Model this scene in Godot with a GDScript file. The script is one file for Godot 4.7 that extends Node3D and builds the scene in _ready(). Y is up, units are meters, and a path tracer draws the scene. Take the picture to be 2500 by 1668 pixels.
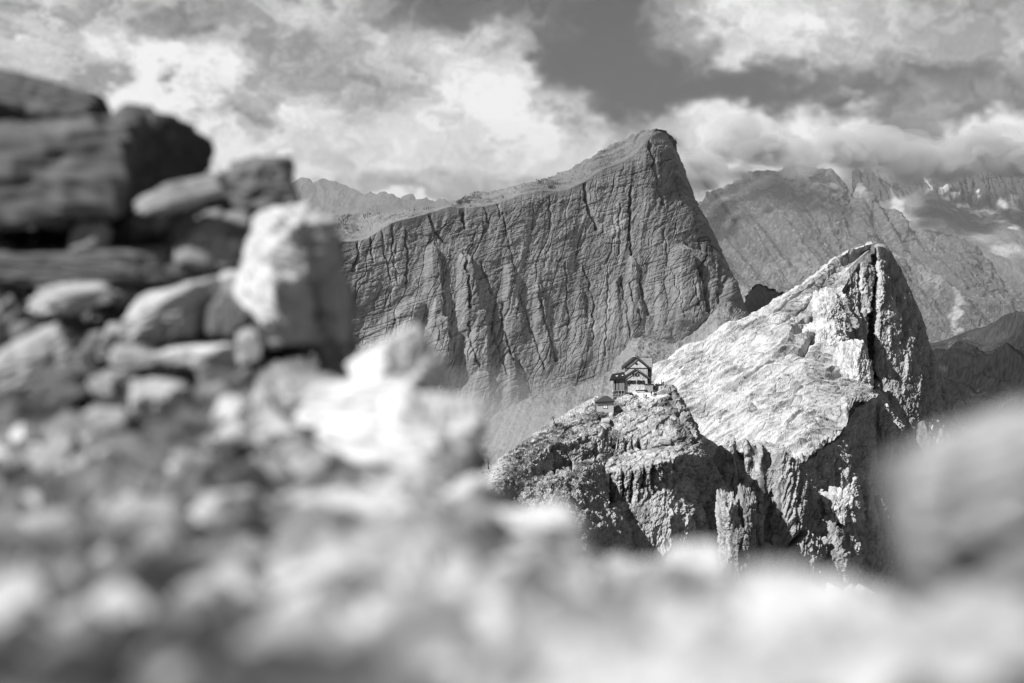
extends Node3D
# An alpine panorama in black and white: a refuge on a rocky spur, cliffs and a table mountain behind, blurred boulders in front.
# Distances are metres from the camera, which stands at the origin at the height of the horizon.

const K := 36.0 / 55.0 / 2500.0
const TILT := 0.0716
const EXPOSURE := 1.6
const SUN := Vector3(-0.60, 0.68, 0.45)

var cos_t := cos(TILT)
var sin_t := sin(TILT)
var n_fb := FastNoiseLite.new()
var n_f2 := FastNoiseLite.new()
var n_rd := FastNoiseLite.new()
var n_cv := FastNoiseLite.new()
var n_ce := FastNoiseLite.new()
var rng := RandomNumberGenerator.new()
var rock: StandardMaterial3D
var used := {}


func noises() -> void:
	rng.seed = 7
	for n in [n_fb, n_f2, n_rd, n_cv, n_ce]:
		n.frequency = 1.0
		n.seed = 11
	for n in [n_fb, n_rd]:
		n.noise_type = FastNoiseLite.TYPE_SIMPLEX_SMOOTH
		n.fractal_octaves = 4
		n.fractal_gain = 0.52
	n_fb.fractal_type = FastNoiseLite.FRACTAL_FBM
	n_rd.fractal_type = FastNoiseLite.FRACTAL_RIDGED
	n_rd.fractal_octaves = 3
	n_f2.noise_type = FastNoiseLite.TYPE_SIMPLEX
	n_f2.fractal_type = FastNoiseLite.FRACTAL_NONE
	for n in [n_cv, n_ce]:
		n.noise_type = FastNoiseLite.TYPE_CELLULAR
		n.fractal_type = FastNoiseLite.FRACTAL_NONE
		n.cellular_distance_function = FastNoiseLite.DISTANCE_EUCLIDEAN
		n.cellular_jitter = 1.0
	n_cv.cellular_return_type = FastNoiseLite.RETURN_CELL_VALUE
	n_ce.cellular_return_type = FastNoiseLite.RETURN_DISTANCE2_SUB


func fb(p: Vector3) -> float: return n_fb.get_noise_3dv(p)
func f1(p: Vector3) -> float: return n_f2.get_noise_3dv(p)
func rd(p: Vector3) -> float: return n_rd.get_noise_3dv(p)
func cv(p: Vector3) -> float: return n_cv.get_noise_3dv(p)
func ce(p: Vector3) -> float: return n_ce.get_noise_3dv(p) + 1.0      # 0 on the joints between blocks


# Thin dark seams: 1 on the zero lines of a noise, 0 away from them.
func thin(p: Vector3, w: float) -> float: return clampf(1.0 - absf(n_f2.get_noise_3dv(p)) / w, 0.0, 1.0)


# A direction and a distance give a place; seen() is the way back.
func at(px: float, py: float, d: float) -> Vector3:
	var v := (834.0 - py) * K
	var k := d / (cos_t + v * sin_t)
	return Vector3((px - 1250.0) * K * k, k * (v * cos_t - sin_t), -d)


func seen(p: Vector3) -> Vector2:
	var f := -p.y * sin_t - p.z * cos_t
	var u := p.y * cos_t - p.z * sin_t
	return Vector2(1250.0 + p.x / f / K, 834.0 - u / f / K)


func numbered(called: String) -> String:
	used[called] = used.get(called, 0) + 1
	return called if used[called] == 1 else "%s_%03d" % [called, used[called] - 1]


func tag(o: Node, label := "", category := "", group := "", kind := "") -> Node:
	for pair in [["label", label], ["category", category], ["group", group], ["kind", kind]]:
		if pair[1] != "":
			o.set_meta(pair[0], pair[1])
	return o


func put(called: String, mesh: Mesh, material: Material, parent: Node = null) -> MeshInstance3D:
	var o := MeshInstance3D.new()
	o.mesh = mesh
	if material:
		o.material_override = material
	if parent == null or parent == self:
		o.name = numbered(called)
		add_child(o)
	else:
		o.name = called
		parent.add_child(o, true)
	return o


func base(called: String, where: Vector3, turn := 0.0) -> Node3D:
	var o := Node3D.new()
	o.name = numbered(called)
	o.position = where
	o.rotation.y = turn
	add_child(o)
	return o


func grey(v: float, rough := 0.9) -> StandardMaterial3D:
	var m := StandardMaterial3D.new()
	m.albedo_color = Color(v, v, v).linear_to_srgb()
	m.roughness = rough
	m.metallic_specular = 0.25
	return m


func arrays_mesh(v: PackedVector3Array, c: PackedColorArray, f: PackedInt32Array, n := PackedVector3Array()) -> ArrayMesh:
	var a := []
	a.resize(Mesh.ARRAY_MAX)
	a[Mesh.ARRAY_VERTEX] = v
	if c.size():
		a[Mesh.ARRAY_COLOR] = c
	if n.size():
		a[Mesh.ARRAY_NORMAL] = n
	a[Mesh.ARRAY_INDEX] = f
	var m := ArrayMesh.new()
	m.add_surface_from_arrays(Mesh.PRIMITIVE_TRIANGLES, a)
	return m


# A rock surface through a net of surveyed points. rows run from the back over the crest and down to the foot, each a list of [px, py, distance];
# shape(place, u, v, normal) gives (how far the rock stands out there in metres, the rock's own grey).
func loft(called: String, rows: Array, nu: int, segs: Array, shape: Callable, bend := false, sharp := false) -> MeshInstance3D:
	var nr := rows.size()
	var nc: int = rows[0].size()
	var net: Array[PackedVector3Array] = []
	for r in rows:
		var line := PackedVector3Array()
		for c in r:
			line.append(at(c[0], c[1], c[2]))
		net.append(line)
	var cum: Array[float] = [0.0]
	for c in range(1, nc):
		var far := 0.0
		for r in rows:
			far += Vector2(r[c][0] - r[c - 1][0], r[c][1] - r[c - 1][1]).length() + 4.0
		cum.append(cum[-1] + far)
	var cell := PackedInt32Array()
	var part := PackedFloat32Array()
	var k := 0
	for i in nu:
		var want: float = cum[-1] * i / (nu - 1)
		while k < nc - 2 and cum[k + 1] < want:
			k += 1
		cell.append(k)
		part.append((want - cum[k]) / (cum[k + 1] - cum[k]))
	var v := PackedVector3Array()
	var vv := PackedFloat32Array()
	for s in nr - 1:
		var count: int = segs[s] + (1 if s == nr - 2 else 0)
		for j in count:
			var t: float = float(j) / segs[s]
			var line := PackedVector3Array()
			for c in nc:
				if bend:
					line.append(net[s][c].cubic_interpolate(net[s + 1][c], net[maxi(s - 1, 0)][c], net[mini(s + 2, nr - 1)][c], t))
				else:
					line.append(net[s][c].lerp(net[s + 1][c], t))
			vv.append(s + t)
			for i in nu:
				var q := cell[i]
				v.append(line[q].lerp(line[q + 1], part[i]) if sharp else line[q].cubic_interpolate(line[q + 1], line[maxi(q - 1, 0)], line[mini(q + 2, nc - 1)], part[i]))
	var nv := vv.size()
	var moved := v.duplicate()
	var c := PackedColorArray()
	c.resize(v.size())
	for j in nv:
		var j0 := maxi(j - 2, 0) * nu
		var j1 := mini(j + 2, nv - 1) * nu
		for i in nu:
			var n := (v[j1 + i] - v[j0 + i]).cross(v[j * nu + mini(i + 2, nu - 1)] - v[j * nu + maxi(i - 2, 0)]).normalized()
			var at_ := j * nu + i
			var got: Vector2 = shape.call(v[at_], (cell[i] + part[i]), vv[j], n)
			moved[at_] = v[at_] + n * got.x
			c[at_] = Color(got.y, got.y, got.y)
	var f := PackedInt32Array()
	f.resize((nv - 1) * (nu - 1) * 6)
	var w := 0
	for j in nv - 1:
		for i in nu - 1:
			var a := j * nu + i
			f[w] = a; f[w + 1] = a + 1; f[w + 2] = a + nu
			f[w + 3] = a + 1; f[w + 4] = a + nu + 1; f[w + 5] = a + nu
			w += 6
	return put(called, arrays_mesh(moved, c, f), rock)


# Cracks and gullies surveyed as polylines: [width px, depth m, x, y, x, y, ...] -> depth at a pixel.
func cracks_at(list: Array, q: Vector2) -> float:
	var out := 0.0
	for l in list:
		var w: float = l[0]
		if q.y < l[3] - w * 2 or q.y > l[l.size() - 1] + w * 2:
			continue
		for k in range(2, l.size() - 2, 2):
			var a := Vector2(l[k], l[k + 1])
			var b := Vector2(l[k + 2], l[k + 3])
			var ab := b - a
			var t: float = clampf((q - a).dot(ab) / ab.length_squared(), 0, 1)
			var dd := (q - a - ab * t).length() / w
			if dd < 2.2:
				out = maxf(out, l[1] * exp(-dd * dd * 1.6))
	return out


# Buttresses: [x top, y top, x foot, y foot, half width at the foot px, stands out m, sharp side -1 .. 1]
func spurs_at(list: Array, q: Vector2) -> float:
	var out := 0.0
	for l in list:
		if q.y < l[1] - 12 or q.y > l[3] + 60:
			continue
		var t: float = clampf((q.y - l[1]) / (l[3] - l[1]), 0, 1)
		var fade: float = clampf((q.y - l[1] + 8) / 20.0, 0, 1) * clampf((l[3] + 60 - q.y) / 60.0, 0, 1)
		var half: float = lerpf(l[4] * 0.25, l[4], sqrt(t))
		var dx: float = (q.x - lerpf(l[0], l[2], t)) / half
		out = maxf(out, l[5] * fade * clampf(1.15 - absf(dx), 0, 0.75) / 0.75)
	return out


# Patches of paler or darker tone, painted shade among them: [x, y, half width, half height, change]
func patches_at(list: Array, q: Vector2) -> float:
	var out := 0.0
	for l in list:
		var d := Vector2((q.x - l[0]) / l[2], (q.y - l[1]) / l[3]).length_squared()
		if d < 4.0:
			out += l[4] * exp(-d * d)
	return out


# A block of stone: a body cut by planes, with a rough surface. planes are [normal, distance]; size is its half extents.
func stone_mesh(seed_: int, size: Vector3, planes: Array, tone: float, rough: float, nu := 28, nv := 16, detail = null) -> ArrayMesh:
	var r := RandomNumberGenerator.new()
	r.seed = seed_
	var cut := planes.duplicate()
	if planes.is_empty():
		var lean := Vector3(r.randf_range(-0.3, 0.3), r.randf_range(-0.2, 0.2), r.randf_range(-0.3, 0.3))
		for ax in [Vector3.RIGHT, Vector3.LEFT, Vector3.UP, Vector3.DOWN, Vector3.BACK, Vector3.FORWARD]:
			var n: Vector3 = (ax + lean.cross(ax) + Vector3(r.randf_range(-0.22, 0.22), r.randf_range(-0.22, 0.22), r.randf_range(-0.22, 0.22))).normalized()
			cut.append([n, r.randf_range(0.78, 0.95)])
		for k in 7:
			cut.append([Vector3(r.randfn(), r.randfn(), r.randfn()).normalized(), r.randf_range(0.86, 1.15)])
	var off := Vector3(r.randf(), r.randf(), r.randf()) * 40.0
	var v := PackedVector3Array()
	var c := PackedColorArray()
	for j in nv + 1:
		var th := PI * j / nv
		for i in nu + 1:
			var ph := TAU * (i % nu) / nu
			var d := Vector3(sin(th) * cos(ph), cos(th), sin(th) * sin(ph))
			var soft := 0.0
			for p in cut:
				var g: float = d.dot(p[0]) / p[1]
				if g > 0.0:
					soft += pow(g, 34.0)
			var rad := pow(maxf(soft, 1e-6), -1.0 / 34.0)
			rad = minf(rad, 1.5)
			rad *= 1.0 + rough * (fb(d * 1.3 + off) * 0.3 + fb(d * 5.0 + off) * 0.3 + (absf(cv(d * 2.6 + off)) - 0.4) * 0.4)
			var place := d * rad * size
			var dd := Vector2(0, 1)
			if detail != null:
				dd = detail.call(place + off * 30.0)
				place += d * dd.x
			v.append(place)
			var t: float = tone * (1.0 + 0.35 * fb(d * 2.2 - off) + 0.25 * f1(d * 9.0 + off)) * dd.y
			c.append(Color(t, t, t))
	var f := PackedInt32Array()
	for j in nv:
		for i in nu:
			var a := j * (nu + 1) + i
			f.append_array([a, a + 1, a + nu + 1, a + 1, a + nu + 2, a + nu + 1])
	return arrays_mesh(v, c, f)


const CLOUDS := [
	# x, y, half width, half height, brightness as printed
	[150, 20, 260, 60, 0.70], [400, 50, 110, 60, 0.55], [700, 40, 260, 60, 0.74], [560, 15, 120, 30, 0.48], [1080, 12, 200, 42, 0.40], [1300, 40, 110, 70, 0.45],
	[1480, 150, 190, 110, 0.36], [1680, 205, 230, 45, 0.37], [1440, 50, 150, 70, 0.40], [1850, 205, 160, 34, 0.38], [2080, 210, 160, 36, 0.46], [2280, 190, 170, 60, 0.48],
	[1760, 50, 120, 60, 0.76], [1900, 80, 150, 70, 0.86], [2140, 80, 200, 70, 0.72], [2400, 40, 140, 70, 0.60], [2440, 110, 110, 40, 0.68], [1640, 40, 70, 40, 0.52],
	[1190, 130, 80, 50, 0.92], [1280, 130, 45, 60, 0.90], [1190, 215, 60, 40, 0.86], [1160, 265, 110, 60, 0.93], [1280, 310, 50, 50, 0.92], [1060, 330, 140, 60, 0.84], [1140, 330, 70, 40, 0.72],
	[900, 210, 110, 80, 0.66], [720, 90, 120, 50, 0.60], [640, 120, 60, 70, 0.56], [700, 200, 110, 50, 0.58], [880, 90, 150, 50, 0.74], [1030, 150, 80, 60, 0.70],
	[280, 110, 70, 60, 0.84], [370, 150, 60, 40, 0.90], [320, 235, 90, 40, 0.92], [430, 270, 110, 40, 0.92], [60, 150, 110, 45, 0.70], [160, 185, 80, 35, 0.66], [560, 190, 90, 60, 0.86], [520, 60, 60, 50, 0.62],
	[425, 195, 26, 28, 0.52], [600, 300, 34, 40, 0.48], [560, 260, 40, 30, 0.60], [230, 190, 50, 34, 0.62], [180, 215, 60, 20, 0.56],
	[700, 330, 90, 50, 0.84], [600, 385, 130, 30, 0.86], [780, 390, 120, 40, 0.72], [850, 300, 120, 60, 0.80], [1000, 430, 220, 22, 0.60], [1130, 458, 150, 16, 0.50], [1080, 492, 70, 18, 0.93], [1000, 480, 50, 12, 0.88], [770, 436, 80, 10, 0.80], [930, 385, 130, 30, 0.84],
	[1390, 330, 90, 60, 0.74], [1340, 280, 50, 40, 0.66], [1480, 310, 70, 40, 0.70], [1250, 400, 90, 40, 0.80], [1400, 420, 60, 30, 0.82],
	[1740, 310, 80, 50, 0.84], [1820, 340, 120, 50, 0.86], [2000, 265, 90, 40, 0.86], [2070, 320, 90, 50, 0.92], [2130, 370, 60, 40, 0.84], [1930, 300, 60, 30, 0.74], [1690, 420, 70, 50, 0.76], [1760, 440, 80, 40, 0.82], [1880, 380, 100, 30, 0.72],
	[2270, 310, 90, 60, 0.56], [2260, 400, 120, 40, 0.52], [2430, 340, 60, 50, 0.88], [2480, 390, 60, 40, 0.80], [2120, 415, 110, 16, 0.74], [1660, 330, 40, 40, 0.66], [2330, 250, 120, 40, 0.50],
]


# Cloud brightness for a direction: broken cumulus under a grey deck all round, with the banks in view at their bearings.
func cloud_light(dir: Vector3) -> float:
	var low := 1.0 / (absf(dir.y) + 0.16)
	var g := Vector3(dir.x * low, dir.y * 9.0, dir.z * low)
	var warp := Vector3(fb(g * 0.9), fb(g * 0.9 + Vector3(9, 3, 1)), 0.0)
	var l := 0.40 + 0.30 * fb(g * 0.45 + warp * 0.5) + 0.10 * fb(g * 2.0 + warp)
	if dir.z < -0.5 and absf(dir.x) < 0.55:
		var q := seen(dir * 1000.0)
		var near := clampf(minf(q.x + 420.0, 2920.0 - q.x) / 400.0, 0, 1) * clampf((q.y + 420.0) / 400.0, 0, 1)
		if near > 0.0:
			var a := Vector3(q.x / 260.0, q.y / 170.0, 3.0)
			var w := q + Vector2(fb(a), fb(a + Vector3(20, 0, 0))) * Vector2(120, 70) + Vector2(fb(a * 4.0), fb(a * 4.0 + Vector3(0, 9, 0))) * Vector2(40, 26)
			var sum := 0.05
			var tone := 0.05 * 0.62
			for c in CLOUDS:
				var d := Vector2((w.x - c[0]) / c[2], (w.y - c[1]) / c[3]).length_squared()
				if d < 6.0:
					var k := exp(-d * 1.0)
					sum += k
					tone += k * c[4]
			tone /= sum
			var b := Vector3(w.x / 150.0, w.y / 100.0, 8.0)
			var b2 := b + Vector3(fb(b * 1.3), fb(b * 1.3 + Vector3(4, 0, 2)), 0) * 0.45
			var curl := fb(b2) * 0.8 + fb(b2 * 2.7) * 0.5 + fb(b2 * 6.0) * 0.22
			tone += curl * clampf((tone - 0.30) * 0.7, 0.0, 0.17) + 0.045 * fb(Vector3(q.x / 300.0, q.y / 120.0, 5.0))
			tone = 0.60 + (tone - 0.60) * (1.45 if tone > 0.60 else 1.42)
			l = lerpf(l, tone, near)
	l = clampf(l, 0.27, 0.97)
	return pow((l + 0.055) / 1.055, 2.4) / EXPOSURE


func sky_image() -> Image:
	var small := Image.create_empty(512, 256, false, Image.FORMAT_RGBF)
	for j in 256:
		for i in 512:
			var v := cloud_light(sky_dir(i + 0.5, j + 0.5, 512)) if j < 136 else 0.16
			small.set_pixel(i, j, Color(v, v, v))
	small.resize(4096, 2048, Image.INTERPOLATE_CUBIC)
	for j in range(900, 1026):                    # the banks towards the view in full detail
		for i in range(2048 - 262, 2048 + 262):
			var v := cloud_light(sky_dir(i + 0.5, j + 0.5, 4096))
			small.set_pixel(i, j, Color(v, v, v))
	return small


func sky_dir(i: float, j: float, w: int) -> Vector3:
	var az := (i / w - 0.5) * TAU
	var el := (0.5 - j / (w / 2)) * PI
	return Vector3(sin(az) * cos(el), sin(el), -cos(az) * cos(el))


const MESA_CRACKS := [
	[2.9, 16, 1540, 456, 1539, 504, 1535, 555, 1537, 594, 1541, 624], [4.6, 14, 1428, 450, 1430, 480, 1438, 512, 1453, 537, 1460, 558],
	[3.4, 10, 1525, 398, 1529, 430, 1537, 440, 1548, 436, 1555, 420, 1553, 384], [3.4, 12, 1584, 340, 1591, 384, 1597, 424, 1606, 455, 1620, 500], [2.9, 9, 1610, 375, 1613, 455],
	[4.0, 16, 1128, 508, 1132, 530, 1136, 556], [4.6, 11, 1047, 524, 1061, 552, 1074, 578, 1095, 594], [3.4, 12, 1130, 620, 1135, 680, 1138, 755],
	[2.9, 9, 1429, 650, 1440, 690, 1449, 720, 1450, 770, 1450, 828], [2.3, 8, 1483, 650, 1482, 700, 1481, 740, 1480, 803, 1475, 868], [3.4, 10, 1514, 680, 1524, 727, 1533, 778, 1538, 828],
	[3.4, 10, 1538, 694, 1543, 742, 1559, 785], [5.2, 11, 1560, 692, 1572, 732, 1583, 768], [2.9, 8, 1684, 694, 1694, 734, 1706, 764], [4.6, 12, 1757, 640, 1757, 690, 1753, 742],
	[2.9, 10, 1733, 580, 1740, 620, 1746, 660], [2.9, 11, 1762, 618, 1760, 660, 1752, 695], [5.8, 18, 1676, 600, 1692, 632, 1706, 668, 1719, 702, 1726, 762],
	[2.3, 8, 957, 552, 960, 600, 968, 660, 972, 690], [2.9, 10, 990, 560, 998, 610, 996, 690], [2.3, 8, 1225, 520, 1232, 560, 1246, 620, 1260, 660], [2.3, 7, 1180, 506, 1194, 545], [2.9, 8, 1216, 500, 1220, 530],
	[2.9, 9, 1225, 740, 1226, 790, 1240, 840, 1254, 880], [2.9, 9, 1270, 720, 1290, 780, 1310, 850, 1330, 900], [2.9, 9, 1310, 700, 1330, 790, 1345, 840, 1360, 880], [2.3, 8, 1175, 640, 1186, 680, 1200, 720],
	[3.4, 11, 1078, 720, 1082, 780, 1092, 830], [2.9, 9, 1140, 790, 1150, 860, 1165, 900], [4.0, 12, 868, 560, 878, 620, 862, 660], [2.3, 8, 905, 570, 912, 640], [2.3, 8, 930, 560, 942, 620, 955, 680],
	[2.3, 8, 1642, 380, 1650, 440, 1665, 500], [2.3, 8, 1690, 510, 1705, 560, 1715, 620], [2.3, 7, 1380, 640, 1385, 720, 1392, 800], [2.9, 8, 1200, 800, 1222, 870, 1240, 920], [2.9, 8, 1270, 880, 1290, 930, 1302, 970],
	[2.3, 7, 1340, 480, 1342, 560], [2.3, 6, 1300, 500, 1302, 560], [2.9, 8, 1512, 500, 1512, 570, 1510, 620], [2.3, 7, 1620, 560, 1628, 640, 1650, 720, 1660, 780],
]
const MESA_LEDGES := [
	[3, 4, 1160, 552, 1260, 515, 1300, 505], [3, 6, 1180, 625, 1290, 592, 1350, 572, 1420, 560], [3, 5, 1060, 650, 1128, 632], [3, 5, 1290, 702, 1350, 682, 1430, 668, 1480, 664],
	[3, 5, 1270, 662, 1350, 642, 1430, 628], [3, 6, 1560, 645, 1620, 622, 1668, 602], [3, 5, 1700, 590, 1740, 582], [3, 5, 1100, 742, 1180, 745, 1260, 728], [3, 5, 1380, 850, 1450, 830, 1480, 818],
	[3, 5, 1490, 520, 1540, 500], [3, 5, 1470, 600, 1530, 590], [3, 5, 1330, 800, 1420, 778], [3, 5, 1590, 480, 1640, 470, 1675, 468], [3, 5, 1330, 885, 1420, 858, 1470, 850], [3, 5, 1660, 770, 1720, 748],
]
const MESA_SPURS := [
	[1133, 622, 1150, 780, 34, 20], [1055, 594, 1062, 740, 26, 14], [1060, 722, 1062, 800, 24, 18], [1072, 770, 1062, 880, 40, 26], [1165, 752, 1165, 880, 40, 22], [1015, 732, 930, 850, 60, 14],
	[1664, 604, 1680, 790, 62, 24], [1540, 630, 1545, 760, 22, 12], [1240, 650, 1255, 800, 26, 10], [1310, 690, 1330, 860, 24, 10], [1010, 860, 990, 1000, 46, 14], [1175, 905, 1165, 1020, 56, 18],
	[1060, 900, 1060, 1010, 30, 12], [1245, 860, 1250, 985, 24, 10], [1610, 690, 1625, 820, 24, 10], [1415, 700, 1420, 860, 22, 8], [1500, 690, 1508, 860, 16, 8], [1780, 680, 1788, 770, 26, 14],
]
const MESA_PATCHES := [
	[1495, 540, 22, 34, 0.09], [1490, 580, 18, 20, 0.07], [1462, 520, 16, 40, 0.05], [1475, 740, 12, 110, 0.10], [1432, 800, 20, 40, 0.08], [1412, 860, 18, 40, 0.05], [1357, 780, 6, 24, 0.12], [965, 660, 7, 50, 0.10],
	[1620, 440, 18, 30, 0.05], [1655, 720, 20, 60, 0.05], [1140, 840, 26, 30, 0.05], [1060, 850, 8, 30, 0.08], [1270, 850, 12, 30, 0.05], [800, 640, 60, 60, -0.05], [920, 760, 80, 50, -0.03], [1545, 430, 14, 30, -0.05],
	[1600, 430, 40, 70, -0.04], [1600, 860, 24, 16, -0.06], [1130, 1000, 90, 50, -0.03], [1720, 620, 30, 60, -0.05], [1500, 960, 40, 20, 0.03], [1290, 620, 60, 60, 0.03], [1250, 740, 60, 40, 0.03],
]


func mesa_shape(p: Vector3, u: float, v: float, n: Vector3) -> Vector2:
	var q := seen(p)
	var bed := p.y - 0.30 * p.x
	if v < 2.0:                                           # back and the tilted top: thin beds rising to the right
		var b := (p.y * 3.0 - 0.42 * p.x)
		var step := rd(Vector3(p.x / 90.0, p.z / 24.0 + p.x / 60.0, 1.0))
		var g := 0.8 * fb(p / 14.0) + 1.4 * step * step + 1.2 * cv(Vector3(p.x / 22.0, 0.0, p.z / 7.0 + p.x / 30.0))
		return Vector2(g * 2.2 * clampf((2.0 - v) * 6.0, 0.35, 1), 0.48 + 0.06 * fb(p / 9.0) - 0.12 * clampf((q.x - 1250.0) / 250.0, 0, 1) - 0.10 * maxf(0, step))
	var wall := clampf((5.08 - v) * 6.0, 0, 1)
	var edge := clampf((v - 2.0) * 5.0, 0.0, 1.0)
	var x := p.x + 0.4 * p.z
	var big := 7.0 * fb(Vector3(x / 110.0, p.y / 300.0, 0.5))
	var col := 1.9 * rd(Vector3((x - 0.06 * p.y) / 46.0, p.y / 230.0, 2.0))
	var rib := 0.8 * rd(Vector3((x - 0.10 * p.y) / 13.0, p.y / 110.0, 5.0))
	var blocks := cv(Vector3((x + 3.0 * f1(p / 12.0)) / 5.0, bed / 8.0, p.z / 40.0)) * 0.5 + cv(Vector3(x / 20.0, bed / 11.0, 4.0)) * 0.9
	var fine := 0.9 * fb(Vector3(x / 4.0, p.y / 5.0, p.z / 8.0))
	var seam := thin(Vector3((x - 0.08 * p.y) / 11.0 + 0.3 * f1(p / 40.0), p.y / 260.0, 1.0), 0.07) + 0.45 * thin(Vector3(x / 160.0, bed / 9.0, 9.0), 0.11)
	var out := edge * wall * (big + col + rib + blocks + fine - 2.6 * seam)
	var crack := cracks_at(MESA_CRACKS, q + Vector2(f1(p / 14.0), 0.0) * 4.0) * wall
	var shelf := cracks_at(MESA_LEDGES, q) * wall
	out += (spurs_at(MESA_SPURS, q) * 0.5 - 0.5 * crack - 0.7 * shelf) * wall
	if wall < 1.0:
		out += (1.0 - wall) * (5.0 * fb(p / 60.0) + 3.5 * rd(Vector3((x + 0.8 * p.y) / 26.0, p.y / 160.0, 0)) + 2.0 * fb(p / 9.0) + 1.6 * absf(cv(p / 5.0)))
	var stain := fb(Vector3(x / 9.0, p.y / 190.0, 7.0))
	var tone := 0.41 + 0.15 * stain + 0.16 * fb(Vector3(x / 3.2, p.y / 70.0, 2.0)) + 0.08 * fb(p / 40.0) + 0.05 * f1(p / 3.0) + 1.7 * patches_at(MESA_PATCHES, q + Vector2(f1(p / 20.0), f1(p / 24.0)) * 8.0) - 0.03 * cv(Vector3(x / 9.0, bed / 6.0, 0))
	tone += 0.05 * cv(p / 1.7) - crack * 0.006 - 0.08 * seam - 0.010 * shelf
	tone = lerpf(0.42 + 0.06 * clampf((q.x - 1450.0) / 100.0, 0, 1) + 0.10 * fb(Vector3((x + 0.8 * p.y) / 16.0, p.y / 120.0, 3)) + 0.07 * f1(p / 3.0) + (0.15 if cv(p / 3.0) > 0.7 else 0.0) - 0.16 * clampf(fb(p / 30.0) * 3.0 - 0.4, 0, 1), tone, wall)
	return Vector2(out, clampf(tone, 0.06, 0.6))


func mesa() -> void:
	var px := [690, 791, 878, 930, 960, 1018, 1059, 1102, 1133, 1210, 1299, 1371, 1428, 1466, 1504, 1545, 1572, 1597, 1620, 1632]
	var rim := [592, 589, 588, 562, 544, 529, 518, 506, 509, 498, 468, 466, 443, 416, 402, 380, 352, 330, 325, 336]
	var sky_x := [690, 791, 880, 935, 972, 1030, 1070, 1106, 1140, 1200, 1290, 1351, 1410, 1445, 1489, 1535, 1565, 1596, 1616, 1632]
	var sky_y := [545, 532, 525, 521, 519, 512, 510, 501, 482, 468, 448, 430, 410, 385, 360, 337, 326, 322, 322, 332]
	var m1 := [[690, 690], [795, 690], [880, 690], [932, 680], [962, 670], [1020, 660], [1062, 660], [1104, 650], [1140, 640], [1215, 625], [1302, 600], [1374, 590], [1430, 575], [1468, 560], [1508, 545], [1548, 520], [1590, 500], [1630, 490], [1662, 470], [1686, 480]]
	var m2 := [[690, 820], [795, 830], [880, 840], [932, 830], [962, 820], [1020, 820], [1064, 815], [1110, 810], [1150, 800], [1225, 790], [1308, 775], [1380, 760], [1433, 745], [1472, 730], [1514, 705], [1556, 680], [1610, 660], [1668, 640], [1722, 600], [1746, 592]]
	var foot := [[690, 1010], [790, 1010], [880, 1020], [932, 1035], [962, 1040], [1020, 1045], [1068, 1045], [1120, 1042], [1180, 1031], [1255, 990], [1318, 964], [1390, 946], [1440, 930], [1490, 905], [1538, 838], [1567, 824], [1633, 842], [1690, 815], [1762, 745], [1812, 745]]
	var low := [[690, 1120], [790, 1140], [880, 1150], [932, 1160], [962, 1170], [1020, 1180], [1070, 1180], [1130, 1180], [1200, 1165], [1280, 1150], [1340, 1130], [1410, 1110], [1460, 1090], [1520, 1040], [1560, 1000], [1600, 985], [1650, 970], [1720, 950], [1800, 880], [1850, 860]]
	var rows := [[], [], [], [], [], [], []]
	for k in px.size():
		var d: float = 1760.0 + 0.62 * (px[k] - 791) * K * 1850.0
		rows[0].append([sky_x[k] + 10, sky_y[k] + 120, d + 900.0])
		rows[1].append([sky_x[k], sky_y[k], d + 30.0 + 3.0 * (rim[k] - sky_y[k])])
		rows[2].append([px[k], rim[k], d])
		rows[3].append([m1[k][0], m1[k][1], d - 18.0])
		rows[4].append([m2[k][0], m2[k][1], d - 40.0])
		rows[5].append([foot[k][0], foot[k][1], d - 75.0])
		rows[6].append([low[k][0], low[k][1], d - 260.0])
		for row in rows:                                  # beyond the edge of the wall the face turns to the right
			row[-1][2] += [0.0, 14.0, 44.0, 100.0][maxi(k - 16, 0)]
	for r in 7:                                           # the corner turns away to the right and closes behind
		var last: Array = rows[r][-1]
		var side: Array = [[1650, 346], [1648, 346], [1650, 374], [1700, 500], [1775, 640], [1826, 772], [1880, 860]][r]
		rows[r].append([side[0], side[1], last[2] + 90.0])
		rows[r].append([side[0] - 6, side[1] + 6, last[2] + 420.0])
	var o := loft("table_mountain", rows, 560, [6, 50, 90, 95, 80, 95, 50], mesa_shape)
	tag(o, "flat-topped table mountain with a long grey cliff wall behind the refuge", "", "", "structure")


func massif_shape(p: Vector3, u: float, v: float, n: Vector3) -> Vector2:
	var q := seen(p)
	var gully := rd(Vector3((p.x + 0.35 * p.y) / 170.0, p.y / 900.0, 3.0))
	var out := 40.0 * fb(p / 500.0) + 34.0 * gully + 10.0 * rd(Vector3(p.x / 60.0, p.y / 160.0, p.z / 90.0)) + 6.0 * fb(p / 26.0) - 3.0 * thin(Vector3((p.x + 0.5 * p.y) / 60.0, p.y / 300.0, 2.0), 0.1)
	out += 4.0 * cv(Vector3(p.x / 40.0, (p.y + 0.2 * p.x) / 12.0, 2.0))
	var tone := 0.085 + 0.035 * fb(p / 120.0) + 0.08 * f1(p / 9.0) + 0.04 * cv(p / 8.0)
	tone += patches_at([[1960, 440, 14, 30, 0.10], [2165, 640, 40, 10, 0.14], [2330, 800, 10, 60, 0.20], [2290, 720, 14, 30, 0.12], [1990, 690, 200, 60, 0.05], [2100, 470, 30, 8, 0.12], [2260, 700, 20, 40, 0.08], [1800, 740, 70, 20, 0.08]], q + Vector2(f1(p / 60.0), f1(p / 50.0)) * 10.0)
	return Vector2(out * clampf(v * 3.0, 0.2, 1.0) * 0.8, clampf(tone, 0.08, 0.6))


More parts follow.
